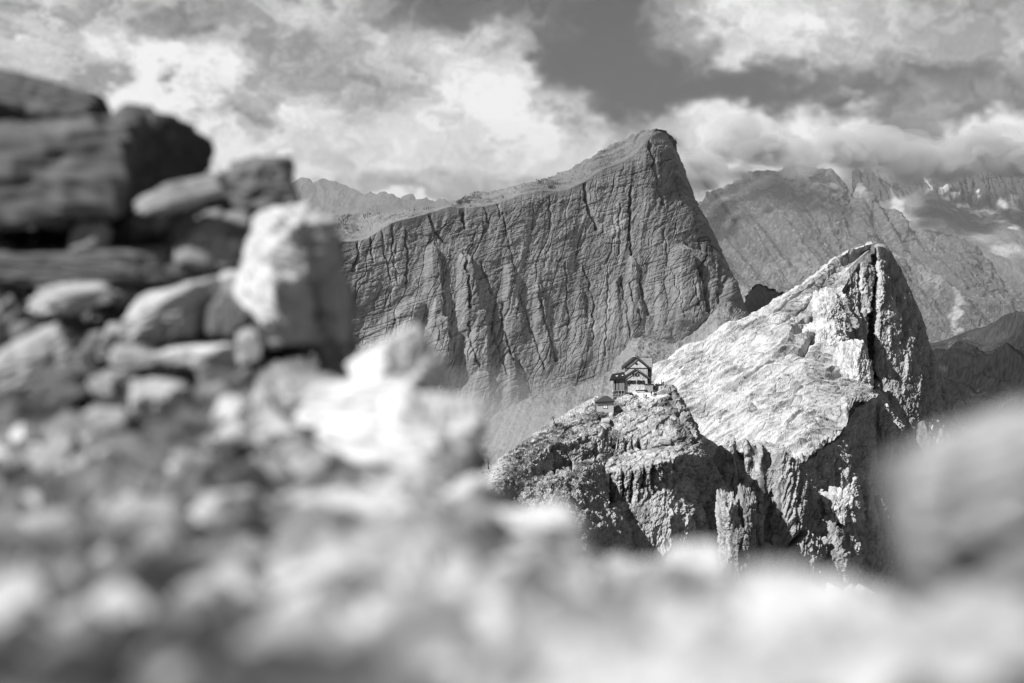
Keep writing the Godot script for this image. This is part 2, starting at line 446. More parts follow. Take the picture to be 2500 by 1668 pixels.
func cirque_shape(p: Vector3, u: float, v: float, n: Vector3) -> Vector2:
	var q := seen(p)
	var scree := clampf((v - 1.9) * 6.0, 0, 1)
	var cliff := 40.0 * rd(Vector3(p.x / 160.0, p.y / 600.0, 2.0)) + 16.0 * rd(Vector3(p.x / 45.0, p.y / 140.0, 6.0)) + 14.0 * fb(p / 40.0)
	var soft := 18.0 * fb(Vector3(p.x / 300.0, p.y / 500.0, p.z / 400.0)) + 4.0 * fb(p / 30.0)
	var tone := lerpf(0.05 + 0.02 * fb(p / 60.0), 0.13 + 0.05 * fb(Vector3(p.x / 40.0, p.y / 160.0, 1)) , scree)
	var w := q + Vector2(f1(p / 90.0), f1(p / 70.0)) * 7.0
	tone += patches_at([[2264, 450, 8, 22, 0.4], [2325, 488, 22, 7, 0.5], [2300, 474, 12, 8, 0.5], [2350, 508, 22, 6, 0.5], [2388, 522, 24, 7, 0.5], [2425, 522, 18, 8, 0.5], [2446, 505, 14, 9, 0.5], [2478, 510, 14, 22, 0.4], [2415, 540, 40, 8, 0.4], [2385, 480, 5, 8, 0.4], [2475, 552, 14, 8, 0.4],
		[2190, 500, 16, 22, 0.2], [2205, 530, 40, 10, 0.16], [2270, 545, 60, 12, 0.12], [2350, 580, 90, 10, 0.10], [2460, 610, 50, 14, 0.16]], w)
	return Vector2(lerpf(cliff, soft, scree) * clampf(v * 3.0, 0.2, 1.0), clampf(tone, 0.06, 0.75))


func meadow_shape(p: Vector3, u: float, v: float, n: Vector3) -> Vector2:
	var out := 46.0 * rd(Vector3((p.x + p.y * 0.9) / 260.0, (p.y - 0.3 * p.x) / 700.0, p.z / 900.0)) + 9.0 * rd(Vector3((p.x - p.y * 1.6) / 60.0, p.z / 400.0, p.y / 400.0)) + 3.0 * fb(p / 20.0)
	var bed := fposmod((p.y - 0.55 * p.x) / 34.0 + 0.5 * fb(p / 130.0), 1.0)
	var tone := 0.05 + 0.02 * fb(p / 30.0) + 0.016 * f1(p / 6.0) + (0.05 if bed < 0.08 and fb(p / 60.0) > 0.02 else 0.0)
	return Vector2(out * clampf((v - 1.0) * 2.0 + 0.12, 0.05, 1.0), clampf(tone, 0.02, 0.3))


func range_shape(p: Vector3, u: float, v: float, n: Vector3) -> Vector2:
	var out := 90.0 * rd(Vector3(p.x / 500.0, p.y / 900.0, p.z / 900.0)) + 40.0 * fb(p / 120.0) + 30.0 * rd(Vector3(p.x / 120.0, p.y / 300.0, 4.0))
	return Vector2(out * clampf(v * 2.0, 0.3, 1.0) * 0.6, 0.06 + 0.02 * fb(p / 150.0))


func far_mountains() -> void:
	var rows := [[], [], [], [], []]
	var line := [[1600, 560], [1690, 505], [1760, 470], [1867, 418], [1960, 404], [2033, 430], [2075, 470], [2109, 464], [2135, 486], [2165, 508], [2203, 532], [2229, 560], [2283, 575], [2359, 597], [2400, 630], [2440, 664], [2500, 706], [2600, 780]]
	for q in line:
		var t: float = clampf((q[0] - 1600.0) / 900.0, 0, 1)
		var d := 4700.0 - 500.0 * t
		var foot: float = lerpf(760.0, 900.0, t)
		rows[0].append([q[0], q[1] + 90, d + 900.0])
		rows[1].append([q[0], q[1], d])
		rows[2].append([q[0] - 10, lerpf(q[1], foot, 0.35), d - 260.0])
		rows[3].append([q[0] - 25, lerpf(q[1], foot, 0.75), d - 560.0])
		rows[4].append([q[0] - 40, foot + 60, d - 1300.0])
	tag(loft("mountainside", rows, 420, [4, 70, 70, 60], massif_shape), "pale hazy mountainside with gullies behind the table mountain and the peak", "", "", "structure")
	rows = [[], [], [], [], []]
	for k in 9:
		var x: float = 2080.0 + k * 65.0
		var snow: float = [520, 505, 480, 470, 505, 524, 500, 520, 530][k]
		rows[0].append([x, 470, 7400.0])
		rows[1].append([x, [416, 412, 408, 404, 406, 402, 408, 404, 408][k], 6500.0])
		rows[2].append([x, snow, 6250.0])
		rows[3].append([x, 585 + k * 8, 5500.0])
		rows[4].append([x, 720 + k * 12, 5050.0])
	tag(loft("cirque_wall", rows, 260, [3, 60, 60, 40], cirque_shape), "dark far cirque wall with snow patches over pale scree", "", "", "structure")
	rows = [[], [], [], []]
	for q in [[2150, 900], [2230, 852], [2271, 841], [2322, 828], [2372, 810], [2410, 804], [2458, 795], [2510, 784], [2600, 760], [2700, 750]]:
		rows[0].append([q[0], q[1] + 90, 3200.0])
		rows[1].append([q[0], q[1], 2600.0])
		rows[2].append([q[0] - 20, q[1] + 110, 2150.0])
		rows[3].append([q[0] - 60, q[1] + 420, 1500.0])
	tag(loft("grassy_hill", rows, 200, [3, 70, 80], meadow_shape), "dark grassy hillside with slanting ribs at the right edge", "", "", "structure")
	rows = [[], [], [], []]
	for q in [[600, 470], [690, 462], [730, 458], [752, 457], [766, 464], [781, 460], [800, 455], [824, 450], [846, 455], [875, 466], [905, 468], [930, 470], [952, 486], [972, 497], [985, 484], [995, 483], [1005, 490], [1021, 505], [1027, 503], [1036, 512], [1100, 530], [1200, 560]]:
		rows[0].append([q[0], q[1] + 40, 10600.0])
		rows[1].append([q[0], q[1], 9600.0])
		rows[2].append([q[0], maxf(q[1] + 20, 505), 9200.0])
		rows[3].append([q[0], 600, 8200.0])
	tag(loft("far_range", rows, 220, [3, 24, 24], range_shape), "pale saw-toothed mountain range on the left horizon", "", "", "structure")
	rows = [[], [], [], []]
	for q in [[860, 535], [920, 522], [945, 512], [975, 504], [1010, 500], [1050, 506], [1085, 508], [1120, 512], [1160, 530]]:
		rows[0].append([q[0], q[1] + 30, 7200.0])
		rows[1].append([q[0], q[1], 6800.0])
		rows[2].append([q[0], q[1] + 25, 6500.0])
		rows[3].append([q[0], 600, 5800.0])
	tag(loft("far_hill", rows, 90, [3, 16, 16], range_shape), "low hazy hill between the far range and the table mountain", "", "", "structure")
	rows = [[], [], [], []]
	for q in [[1800, 760], [1835, 722], [1848, 702], [1865, 700], [1890, 712], [1915, 722], [1945, 726], [1990, 740], [2060, 760]]:
		rows[0].append([q[0], q[1] + 40, 3300.0])
		rows[1].append([q[0], q[1], 3050.0])
		rows[2].append([q[0] - 10, q[1] + 22, 2960.0])
		rows[3].append([q[0] - 30, 830, 2500.0])
	tag(loft("wooded_knoll", rows, 120, [3, 20, 30], func(p, u, v, n): return Vector2(9.0 * rd(Vector3(p.x / 40.0, p.y / 90.0, 1.0)) + 5.0 * fb(p / 12.0), (0.12 if v < 1.25 + 0.3 * fb(p / 30.0) else 0.28) + 0.04 * fb(p / 14.0))),
		"small knoll with a dark wooded top between the table mountain and the peak", "", "", "structure")


func ground_sheet() -> void:
	var v := PackedVector3Array()
	var c := PackedColorArray()
	var f := PackedInt32Array()
	for j in 61:
		for i in 61:
			var x := (i - 30) * 400.0
			var z := -12400.0 + j * 215.0
			v.append(Vector3(x, -760.0 + 60.0 * f1(Vector3(x, 0, z) / 1500.0), z))
			var t := 0.11 + 0.05 * f1(Vector3(x, 3, z) / 700.0)
			c.append(Color(t, t, t))
	for j in 60:
		for i in 60:
			var a := j * 61 + i
			f.append_array([a, a + 1, a + 61, a + 1, a + 62, a + 61])
	tag(put("valley_ground", arrays_mesh(v, c, f), rock), "valley floor far below the cliffs", "", "", "structure")


const SLAB_PATCHES := [[1800, 985, 60, 6, 0.06], [1900, 1060, 60, 30, 0.04], [1770, 1000, 70, 40, -0.08], [1960, 820, 50, 30, -0.05], [1640, 950, 40, 40, 0.04], [2040, 640, 60, 30, -0.16], [2100, 640, 50, 30, -0.16], [2000, 690, 40, 22, -0.10]]  # summit entries darken the steeper top, its shading put into the tone


func slab_shape(p: Vector3, u: float, v: float, n: Vector3) -> Vector2:
	var q := seen(p)
	var a := p.x * 0.87 - p.z * 0.35 + p.y * 0.3              # along the beds, up to the right
	var b := p.x * 0.42 + p.z * 0.85 + p.y * 0.2
	var step := cv(Vector3(a / 6.0, b / 1.3 + 0.6 * f1(p / 9.0), p.y / 9.0))
	var small := cv(Vector3(a / 1.8, b / 0.7, p.y / 2.0))
	var out := 1.0 * fb(Vector3(a / 40.0, b / 12.0, 1.0)) + (0.14 + 0.26 * clampf(fb(p / 16.0) * 2.0 + 0.3, 0, 1)) * step + 0.13 * small + 0.10 * cv(Vector3(a / 2.6, b / 0.7, p.y / 1.6)) - 0.5 * thin(Vector3(a / 18.0, b / 5.0, 2.0), 0.08) + 3.2 * rd(Vector3(a / 70.0, b / 13.0 + 0.3 * f1(p / 30.0), 3.0)) + 0.9 * rd(Vector3(a / 26.0, b / 5.0, 7.0))
	out += 2.2 * fb(p / 45.0)
	out -= cracks_at([[3, 1.5, 1792, 984, 1840, 990, 1868, 1000, 1890, 1000], [3, 2.0, 1690, 940, 1720, 920], [4, 2.5, 1780, 1010, 1760, 1030], [2.5, 2.2, 1990, 692, 1920, 742, 1850, 792], [2.5, 2.2, 2000, 722, 1950, 765, 1900, 802], [2.5, 2.0, 1800, 900, 1745, 930, 1690, 962], [2.5, 2.0, 1850, 1000, 1800, 1022, 1760, 1042], [2.5, 2.4, 1930, 868, 1880, 896, 1820, 932], [2.5, 2.0, 1960, 955, 1920, 975, 1880, 1002], [3, 2.4, 1965, 1008, 1925, 1040], [2.5, 2.0, 1720, 870, 1660, 908]], q)
	out -= cracks_at([[9, 9.0, 2024, 740, 2000, 765, 1980, 790, 1962, 806, 1940, 815], [8, 7.0, 2005, 820, 1980, 838, 1968, 850, 1958, 870]], q)
	var lip := 1.0 + 2.0 * clampf((v - 4.8) * 5.0, 0, 1) * absf(fb(p / 3.0))
	var shade_specks := clampf(fb(Vector3(a / 5.0, b / 1.5, 3.0)) * 1.6 - 0.25 + 0.4 * fb(p / 24.0), 0, 1)  # dark specks that paint the shade of small step faces
	var shade_bands := clampf(fb(Vector3(a / 34.0, b / 9.0, 5.0)) * 2.2, 0, 1)  # broad dark bands, shading grades of the slope put into the colour
	var tone := 0.46 + 0.05 * fb(p / 12.0) + 0.03 * cv(Vector3(a / 1.2, b / 0.8, p.y / 1.2)) - 0.22 * shade_specks - 0.2 * shade_bands + 0.5 * patches_at(SLAB_PATCHES, q + Vector2(f1(p / 9.0), f1(p / 8.0)) * 8.0)
	return Vector2(out * lip * clampf(v * 2.0, 0.4, 1), clampf(tone, 0.12, 0.6))


func cliff_rock(p: Vector3, s: float) -> Vector2:
	var x := p.x + 0.3 * p.z
	var bed := p.y - 0.42 * p.x
	var col := rd(Vector3(x / (9.0 * s), p.y / (40.0 * s), p.z / (30.0 * s)))
	var rib := rd(Vector3(x / (3.4 * s), p.y / (14.0 * s), p.z / (9.0 * s)))
	var blk := cv(Vector3((x + 0.9 * f1(p / 4.0)) / (2.6 * s), bed / (3.4 * s), p.z / (5.0 * s)))
	var joint := clampf(ce(Vector3(x / (5.0 * s), bed / (8.0 * s), p.z / (7.0 * s))) * 5.0, 0, 1)
	var fine := fb(p / (1.7 * s))
	var seam := thin(Vector3(x / (3.0 * s), p.y / (22.0 * s), p.z / (9.0 * s)), 0.1) + 0.7 * thin(Vector3(x / (26.0 * s), bed / (3.0 * s), p.z / (20.0 * s)), 0.1)
	var pier := cv(Vector3((x + 0.8 * f1(p / 7.0)) / (3.6 * s), p.y / (26.0 * s), p.z / (16.0 * s))) * 1.0 + cv(Vector3((x + 0.5 * f1(p / 3.0)) / (1.5 * s), p.y / (10.0 * s), p.z / (7.0 * s))) * 0.5
	var out := s * (1.1 * col + 0.35 * rib + 1.1 * pier + 0.4 * blk + 0.45 * fine - 0.8 * (1.0 - joint) - 0.6 * seam)
	var stain := fb(Vector3(x / (3.0 * s), p.y / (16.0 * s), 5.0))
	return Vector2(out, 0.25 + 0.11 * stain + 0.06 * f1(p / (0.7 * s)) + 0.05 * blk - 0.06 * (1.0 - joint) - 0.05 * seam)


const FACE_CRACKS := [
	[5, 6, 2128, 606, 2134, 640, 2138, 680, 2134, 720, 2128, 745, 2130, 800, 2128, 850, 2122, 890, 2120, 905], [4, 5, 2205, 760, 2208, 820, 2206, 850], [4, 5, 2098, 650, 2100, 700, 2104, 740], [3, 4, 2250, 830, 2255, 900, 2256, 940],
	[3, 4, 2062, 800, 2048, 830], [4, 5, 2100, 745, 2110, 800, 2118, 850], [4, 4, 2075, 700, 2060, 720, 2030, 735], [6, 8, 2131, 915, 2150, 935, 2165, 950], [3, 4, 2160, 850, 2166, 920], [3, 4, 2186, 690, 2192, 760],
]


func face_shape(p: Vector3, u: float, v: float, n: Vector3) -> Vector2:
	var q := seen(p)
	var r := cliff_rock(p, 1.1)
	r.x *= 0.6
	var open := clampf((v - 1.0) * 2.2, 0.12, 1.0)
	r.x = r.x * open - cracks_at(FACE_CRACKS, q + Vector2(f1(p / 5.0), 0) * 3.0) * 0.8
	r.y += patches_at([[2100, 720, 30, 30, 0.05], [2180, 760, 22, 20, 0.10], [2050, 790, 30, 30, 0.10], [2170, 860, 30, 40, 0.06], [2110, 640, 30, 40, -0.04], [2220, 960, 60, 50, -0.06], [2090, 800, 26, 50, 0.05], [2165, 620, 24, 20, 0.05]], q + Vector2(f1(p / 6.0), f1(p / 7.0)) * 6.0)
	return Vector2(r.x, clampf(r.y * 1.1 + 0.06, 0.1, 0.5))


func gorge_shape(p: Vector3, u: float, v: float, n: Vector3) -> Vector2:
	var r := cliff_rock(p, 0.85)
	r.x *= clampf((v - 1.0) * 6.0, 0.75, 1.0)
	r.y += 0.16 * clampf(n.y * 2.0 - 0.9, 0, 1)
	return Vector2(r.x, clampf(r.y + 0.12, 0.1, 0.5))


func crag_shape(p: Vector3, u: float, v: float, n: Vector3) -> Vector2:
	var r := cliff_rock(p + Vector3(0, 0, 33), 0.95)
	var q := seen(p)
	var slant := rd(Vector3((p.x - 0.55 * p.y) / 2.6, (p.y + 0.5 * p.x) / 24.0, 1.0))
	var t := clampf((q.x - 1830.0) / 60.0, 0, 1)
	r.x = lerpf(r.x, r.x * 0.5 + 1.8 * slant, t) - cracks_at([[6, 10, 1803, 1085, 1812, 1140, 1822, 1190, 1832, 1250], [6, 8, 1868, 1105, 1862, 1160, 1866, 1230, 1870, 1320], [4, 5, 1754, 1150, 1790, 1130], [6, 9, 1960, 1300, 1900, 1360], [5, 6, 1840, 1090, 1850, 1150]], q)
	return Vector2(r.x * clampf(v - 0.6, 0.3, 1.0), clampf(r.y * 1.05 + 0.04 - 0.03 * t, 0.06, 0.5))


const HILL_CRACKS := [
	[5, 6, 1489, 1160, 1490, 1200, 1490, 1240], [3, 4, 1545, 1150, 1544, 1190, 1541, 1225], [3, 3.5, 1574, 1140, 1570, 1190], [4, 4, 1596, 1140, 1598, 1180, 1600, 1200], [3, 3, 1522, 1150, 1521, 1210], [4, 4, 1640, 1120, 1652, 1150], [3, 3, 1618, 1130, 1622, 1180],
	[4, 3.5, 1560, 1070, 1562, 1092], [4, 3, 1530, 1080, 1528, 1098], [3, 3, 1500, 1088, 1500, 1100], [3, 2.5, 1544, 1072, 1546, 1096], [4, 4, 1654, 1012, 1680, 1040, 1698, 1080], [3, 3, 1560, 1270, 1610, 1240, 1680, 1208], [3, 3, 1590, 1300, 1650, 1280, 1700, 1255],
	[3, 3, 1490, 1030, 1510, 1052], [3, 2.5, 1660, 1190, 1690, 1230, 1710, 1290], [3, 3, 1700, 1150, 1712, 1220, 1740, 1300], [4, 4, 1352, 1090, 1350, 1130, 1354, 1156], [3, 3, 1394, 1128, 1396, 1150], [3, 3, 1452, 1096, 1456, 1116],
]


func hill_shape(p: Vector3, u: float, v: float, n: Vector3) -> Vector2:
	var q := seen(p)
	var steep := clampf(1.25 - absf(n.y) * 1.35, 0, 1)
	var bed := p.y - 0.33 * p.x
	var loose := 0.35 * fb(p / 2.2) + 0.3 * absf(cv(p / 0.75)) + 0.45 * maxf(0.0, cv(p / 1.6)) + 0.55 * cv(Vector3(p.x / 4.0, bed / 1.3, p.z / 4.0)) + 1.2 * fb(p / 12.0)
	var r := cliff_rock(p + Vector3(7, 3, 0), 0.55)
	var out := lerpf(loose, r.x * 1.25, steep)
	out -= cracks_at(HILL_CRACKS, q + Vector2(f1(p / 2.0), 0) * 3.0) * 0.9
	var w := q + Vector2(f1(p / 7.0), f1(p / 5.0)) * 12.0
	var turf := clampf(fb(Vector3(p.x / 20.0, bed / 7.0, p.z / 20.0)) * 1.7 + 0.08 + patches_at([[1400, 1110, 46, 34, 0.7], [1640, 990, 26, 26, 0.9], [1680, 1060, 24, 60, 0.7], [1530, 1000, 46, 10, 0.8], [1490, 1060, 24, 18, 0.7], [1640, 1040, 20, 12, 0.8], [1560, 965, 50, 14, -1.2], [1250, 1180, 70, 60, -0.7], [1300, 1130, 40, 40, -0.4], [1330, 1060, 40, 16, -0.8], [1420, 1290, 80, 40, 0.3], [1510, 1120, 40, 14, 0.4]], w), 0, 1)
	var tone := lerpf(0.31 + 0.12 * fb(p / 4.0) + (0.11 if cv(p / 0.75) > 0.5 else 0.0) + 0.06 * f1(p / 0.9), 0.06 + 0.05 * f1(p / 1.5), turf * (1.0 - steep))
	tone = lerpf(tone, r.y * 1.1 + 0.04, steep)
	tone += patches_at([[1655, 1200, 26, 40, 0.06], [1640, 1240, 60, 30, 0.04], [1400, 1120, 40, 40, -0.05], [1590, 1160, 70, 36, -0.05], [1775, 1240, 14, 60, 0.10]], w)
	# the trodden terrace and the path are smooth
	var flat := clampf(patches_at([[1560, 962, 46, 11, 1.3], [1600, 968, 30, 8, 1.0]], q), 0, 1)
	return Vector2(out * (1.0 - 0.85 * flat) * (1.0 - 0.5 * clampf(patches_at([[1230, 1180, 70, 60, 1.0]], q), 0, 1)) * clampf(v - 0.6, 0.2, 1.0), clampf(lerpf(tone, 0.5, flat), 0.05, 0.6))


func block_detail(p: Vector3) -> Vector2:
	return cliff_rock(p, 0.55)


func spur_hill() -> void:
	var cols := [
		[[1130, 1190, 486], [1110, 1210, 470], [1090, 1240, 455], [1080, 1265, 445], [1075, 1290, 432], [1075, 1320, 420], [1075, 1360, 408], [1075, 1440, 395]],
		[[1214, 1138, 470], [1205, 1160, 450], [1195, 1190, 430], [1190, 1215, 420], [1190, 1240, 410], [1195, 1270, 400], [1200, 1310, 392], [1200, 1420, 380]],
		[[1291, 1086, 500], [1285, 1115, 480], [1275, 1150, 462], [1270, 1180, 450], [1268, 1210, 440], [1275, 1250, 428], [1290, 1300, 415], [1300, 1420, 400]],
		[[1351, 1044, 520], [1345, 1066, 506], [1342, 1092, 493], [1346, 1150, 489], [1350, 1166, 468], [1365, 1210, 452], [1385, 1290, 438], [1400, 1420, 422]],
		[[1405, 1013, 532], [1405, 1045, 518], [1405, 1072, 506], [1408, 1138, 500], [1415, 1152, 482], [1425, 1200, 470], [1450, 1290, 455], [1475, 1420, 440]],
		[[1446, 988, 540], [1450, 1020, 528], [1455, 1055, 516], [1448, 1108, 510], [1455, 1150, 500], [1464, 1196, 490], [1510, 1270, 478], [1545, 1420, 466]],
		[[1475, 985, 542], [1480, 1018, 531], [1480, 1066, 519], [1475, 1108, 514], [1468, 1150, 508], [1485, 1215, 503], [1530, 1285, 488], [1555, 1420, 478]],
		[[1502, 977, 544], [1505, 1015, 533], [1505, 1068, 521], [1500, 1098, 519], [1490, 1154, 507], [1497, 1225, 505], [1540, 1290, 496], [1570, 1420, 488]],
		[[1560, 956, 547], [1560, 1010, 534], [1562, 1071, 522], [1560, 1100, 520], [1550, 1146, 508], [1568, 1222, 507], [1592, 1290, 500], [1615, 1420, 494]],
		[[1600, 951, 548], [1608, 1010, 535], [1615, 1068, 523], [1618, 1094, 518], [1625, 1127, 508], [1632, 1182, 512], [1660, 1260, 510], [1685, 1420, 506]],
		[[1628, 948, 550], [1650, 1005, 538], [1665, 1060, 526], [1672, 1088, 520], [1680, 1110, 515], [1690, 1160, 522], [1712, 1260, 522], [1730, 1420, 520]],
		[[1650, 956, 553], [1682, 1006, 548], [1701, 1055, 542], [1716, 1095, 536], [1737, 1125, 532], [1767, 1188, 545], [1806, 1262, 545], [1825, 1420, 545]],
		[[1640, 962, 610], [1672, 1012, 606], [1691, 1061, 600], [1706, 1101, 590], [1727, 1131, 590], [1757, 1194, 590], [1796, 1268, 585], [1815, 1420, 580]],
	]
	var rows := []
	for r in 10:
		rows.append([])
	for c in cols:
		var top: Array = c[0]
		var p := at(top[0], top[1], top[2])
		var back := seen(p + Vector3(0, 0, -17))
		rows[0].append([top[0], top[1] + 110, top[2] + 90.0])
		rows[1].append([back.x, back.y + 1.0, top[2] + 17.0])
		for k in 8:
			rows[k + 2].append(c[k])
	tag(loft("spur_hill", rows, 460, [12, 14, 60, 60, 44, 54, 62, 60, 36], hill_shape), "rocky spur with scree and dark cliffs below the refuge", "", "", "structure")
	var list := [
		# x, y, distance, half width px, half height px, tilt, tone: pillars at the foot of the spur
		[1778, 1300, 516, 26, 82, 0.10, 0.34], [1818, 1300, 520, 24, 84, -0.04, 0.22], [1800, 1370, 512, 26, 70, 0.05, 0.2],
	]
	for k in list.size():
		var l: Array = list[k]
		var s: float = l[2] * K
		var planes := [[Vector3(-0.8, 0.3, 0.5).normalized(), 0.75], [Vector3(0.75, 0.1, 0.65).normalized(), 0.8], [Vector3(0.2, 0.9, 0.3).normalized(), 0.95], [Vector3(0, 0, -1), 1.0], [Vector3(0, -1, 0), 1.0], [Vector3(-1, 0, 0), 0.95], [Vector3(1, 0, 0), 0.95]]
		var o := put("rock_pillar", stone_mesh(40 + k, Vector3(l[3], l[4], l[3]) * s, planes, l[6] * 4.0, 0.2, 110, 150, block_detail), rock)
		o.position = at(l[0], l[1], l[2])
		o.rotation.z = l[5]
		tag(o, ["pale leaning rock pillar low on the right side of the spur", "darker rock pillar right of the pale leaning pillar", "stump of rock between the two rock pillars"][k], "rock pillar")


func peak() -> void:
	var cols := [
		[[1500, 962, 722], [1530, 1000, 700], [1580, 1060, 672], [1620, 1120, 645], [1650, 1200, 615]],
		[[1590, 906, 716], [1625, 955, 693], [1670, 1020, 667], [1710, 1085, 642], [1745, 1160, 614]],
		[[1670, 864, 728], [1705, 925, 700], [1745, 1000, 668], [1780, 1075, 640], [1805, 1150, 612]],
		[[1750, 818, 742], [1785, 890, 708], [1820, 970, 672], [1850, 1055, 640], [1870, 1150, 610]],
		[[1836, 770, 756], [1850, 850, 720], [1880, 940, 682], [1905, 1040, 645], [1935, 1146, 610]],
		[[1905, 734, 766], [1910, 815, 732], [1935, 910, 695], [1955, 1010, 655], [1966, 1136, 612]],
		[[1960, 697, 776], [1960, 780, 752], [1980, 880, 708], [1995, 980, 668], [2022, 1089, 630]],
		[[2024, 647, 790], [1992, 715, 774], [1985, 800, 748], [2020, 930, 694], [2052, 1060, 646]],
		[[2062, 614, 797], [2030, 668, 789], [1998, 790, 752], [2050, 915, 706], [2068, 1028, 656]],
		[[2092, 604, 801], [2060, 650, 796], [2006, 800, 751], [2080, 905, 718], [2088, 998, 670]],
		[[2128, 594, 806], [2104, 622, 804], [2012, 806, 750], [2120, 915, 720], [2124, 985, 690]],
	]
	var rows := [[], [], [], [], [], []]
	for c in cols:
		rows[0].append([c[0][0] - 15, c[0][1] + 70, c[0][2] + 120.0])
		for k in 5:
			rows[k + 1].append(c[k])
	tag(loft("sunlit_slab", rows, 460, [8, 110, 110, 95, 95], slab_shape), "bright sunlit rock slope rising to the right peak", "", "", "structure")

	cols = [
		[[1985, 760, 760], [1985, 770, 752], [2005, 850, 736], [2015, 930, 716], [2030, 1060, 690], [2040, 1160, 668], [2040, 1460, 640]],
		[[2025, 700, 790], [2030, 704, 776], [2030, 770, 762], [2045, 860, 748], [2070, 960, 728], [2085, 1080, 702], [2090, 1460, 660]],
		[[2075, 645, 805], [2080, 648, 790], [2080, 735, 777], [2085, 840, 762], [2100, 950, 744], [2115, 1080, 722], [2120, 1460, 670]],
		[[2118, 604, 822], [2124, 609, 806], [2126, 700, 792], [2120, 800, 778], [2114, 900, 766], [2122, 1080, 745], [2140, 1460, 690]],
		[[2128, 606, 830], [2130, 612, 818], [2136, 715, 804], [2130, 800, 797], [2124, 900, 788], [2140, 1090, 765], [2165, 1460, 700]],
		[[2140, 596, 828], [2140, 602, 806], [2148, 700, 790], [2146, 790, 778], [2138, 890, 770], [2160, 1090, 745], [2190, 1460, 695]],
		[[2160, 598, 835], [2162, 606, 816], [2176, 700, 802], [2188, 790, 791], [2200, 890, 779], [2215, 1090, 750], [2245, 1460, 690]],
		[[2172, 612, 845], [2178, 624, 829], [2212, 695, 828], [2244, 784, 824], [2270, 860, 819], [2300, 1020, 800], [2330, 1460, 700]],
		[[2172, 610, 870], [2182, 630, 858], [2218, 712, 862], [2252, 790, 861], [2278, 886, 860], [2334, 996, 850], [2420, 1460, 720]],
		[[2160, 615, 930], [2172, 640, 930], [2208, 720, 930], [2242, 800, 930], [2268, 896, 930], [2320, 1006, 930], [2410, 1460, 900]],
	]
	rows = [[], [], [], [], [], [], []]
	for c in cols:
		for k in 7:
			rows[k].append(c[k])
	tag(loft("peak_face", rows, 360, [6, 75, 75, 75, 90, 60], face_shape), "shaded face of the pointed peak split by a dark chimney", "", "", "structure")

	cols = [
		[[1940, 1130, 640], [1952, 1140, 613], [1972, 1190, 612], [1988, 1240, 610], [1998, 1300, 606], [2000, 1480, 590]],
		[[1985, 1105, 650], [1990, 1113, 621], [2003, 1170, 619], [2012, 1230, 616], [2015, 1310, 606], [2020, 1480, 590]],
		[[2020, 1080, 662], [2026, 1090, 631], [2032, 1140, 628], [2040, 1205, 625], [2042, 1310, 608], [2050, 1480, 592]],
		[[2046, 1062, 668], [2052, 1070, 644], [2066, 1115, 638], [2084, 1160, 634], [2085, 1310, 612], [2085, 1480, 596]],
		[[2055, 1040, 680], [2060, 1050, 655], [2080, 1110, 656], [2100, 1165, 650], [2108, 1300, 625], [2110, 1480, 600]],
		[[2080, 995, 700], [2086, 1004, 672], [2100, 1070, 670], [2112, 1150, 664], [2122, 1222, 645], [2128, 1480, 606]],
		[[2104, 985, 712], [2108, 990, 688], [2118, 1060, 682], [2125, 1140, 674], [2138, 1228, 650], [2146, 1480, 610]],
		[[2122, 960, 730], [2126, 965, 704], [2132, 1040, 702], [2140, 1120, 698], [2160, 1260, 660], [2168, 1480, 620]],
		[[2138, 950, 735], [2142, 958, 714], [2158, 1000, 706], [2172, 1080, 698], [2190, 1260, 668], [2200, 1480, 628]],
		[[2150, 962, 740], [2156, 970, 722], [2178, 1014, 716], [2212, 1066, 710], [2240, 1220, 690], [2260, 1480, 640]],
		[[2180, 1010, 770], [2190, 1020, 760], [2210, 1060, 756], [2242, 1110, 750], [2270, 1240, 740], [2300, 1480, 720]],
	]
	rows = [[], [], [], [], [], []]
	for c in cols:
		for k in 6:
			rows[k].append(c[k])
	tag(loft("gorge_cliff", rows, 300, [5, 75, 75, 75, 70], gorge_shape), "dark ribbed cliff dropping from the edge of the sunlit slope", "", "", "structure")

	rows = [[], [], [], [], []]
	for q in [[1715, 1150, 0], [1738, 1116, 4], [1752, 1090, 0], [1775, 1078, -3], [1791, 1068, -2], [1797, 1094, 3], [1804, 1092, 3], [1811, 1076, 0], [1820, 1071, 0], [1829, 1082, 2], [1842, 1084, 0], [1857, 1083, -2], [1868, 1096, 2], [1878, 1105, 3], [1893, 1098, 0], [1907, 1097, -2], [1920, 1102, -2], [1931, 1114, 0], [1950, 1132, 2], [1962, 1150, 4], [1978, 1190, 8], [1997, 1240, 12], [2010, 1300, 14]]:
		rows[0].append([q[0] + 2, q[1] + 60, 632.0 + q[2]])
		rows[1].append([q[0], q[1], 598.0 + q[2]])
		rows[2].append([q[0] + 4, lerpf(q[1], 1400.0, 0.3), 586.0 + q[2]])
		rows[3].append([q[0] + 8, lerpf(q[1], 1400.0, 0.65), 572.0 + q[2]])
		rows[4].append([q[0] + 12, 1480, 548.0 + q[2]])
	tag(loft("crag_row", rows, 300, [6, 80, 80, 60], crag_shape, false, true), "row of dark jagged crags between the spur and the sunlit slope", "", "", "structure")
	peak_blocks()


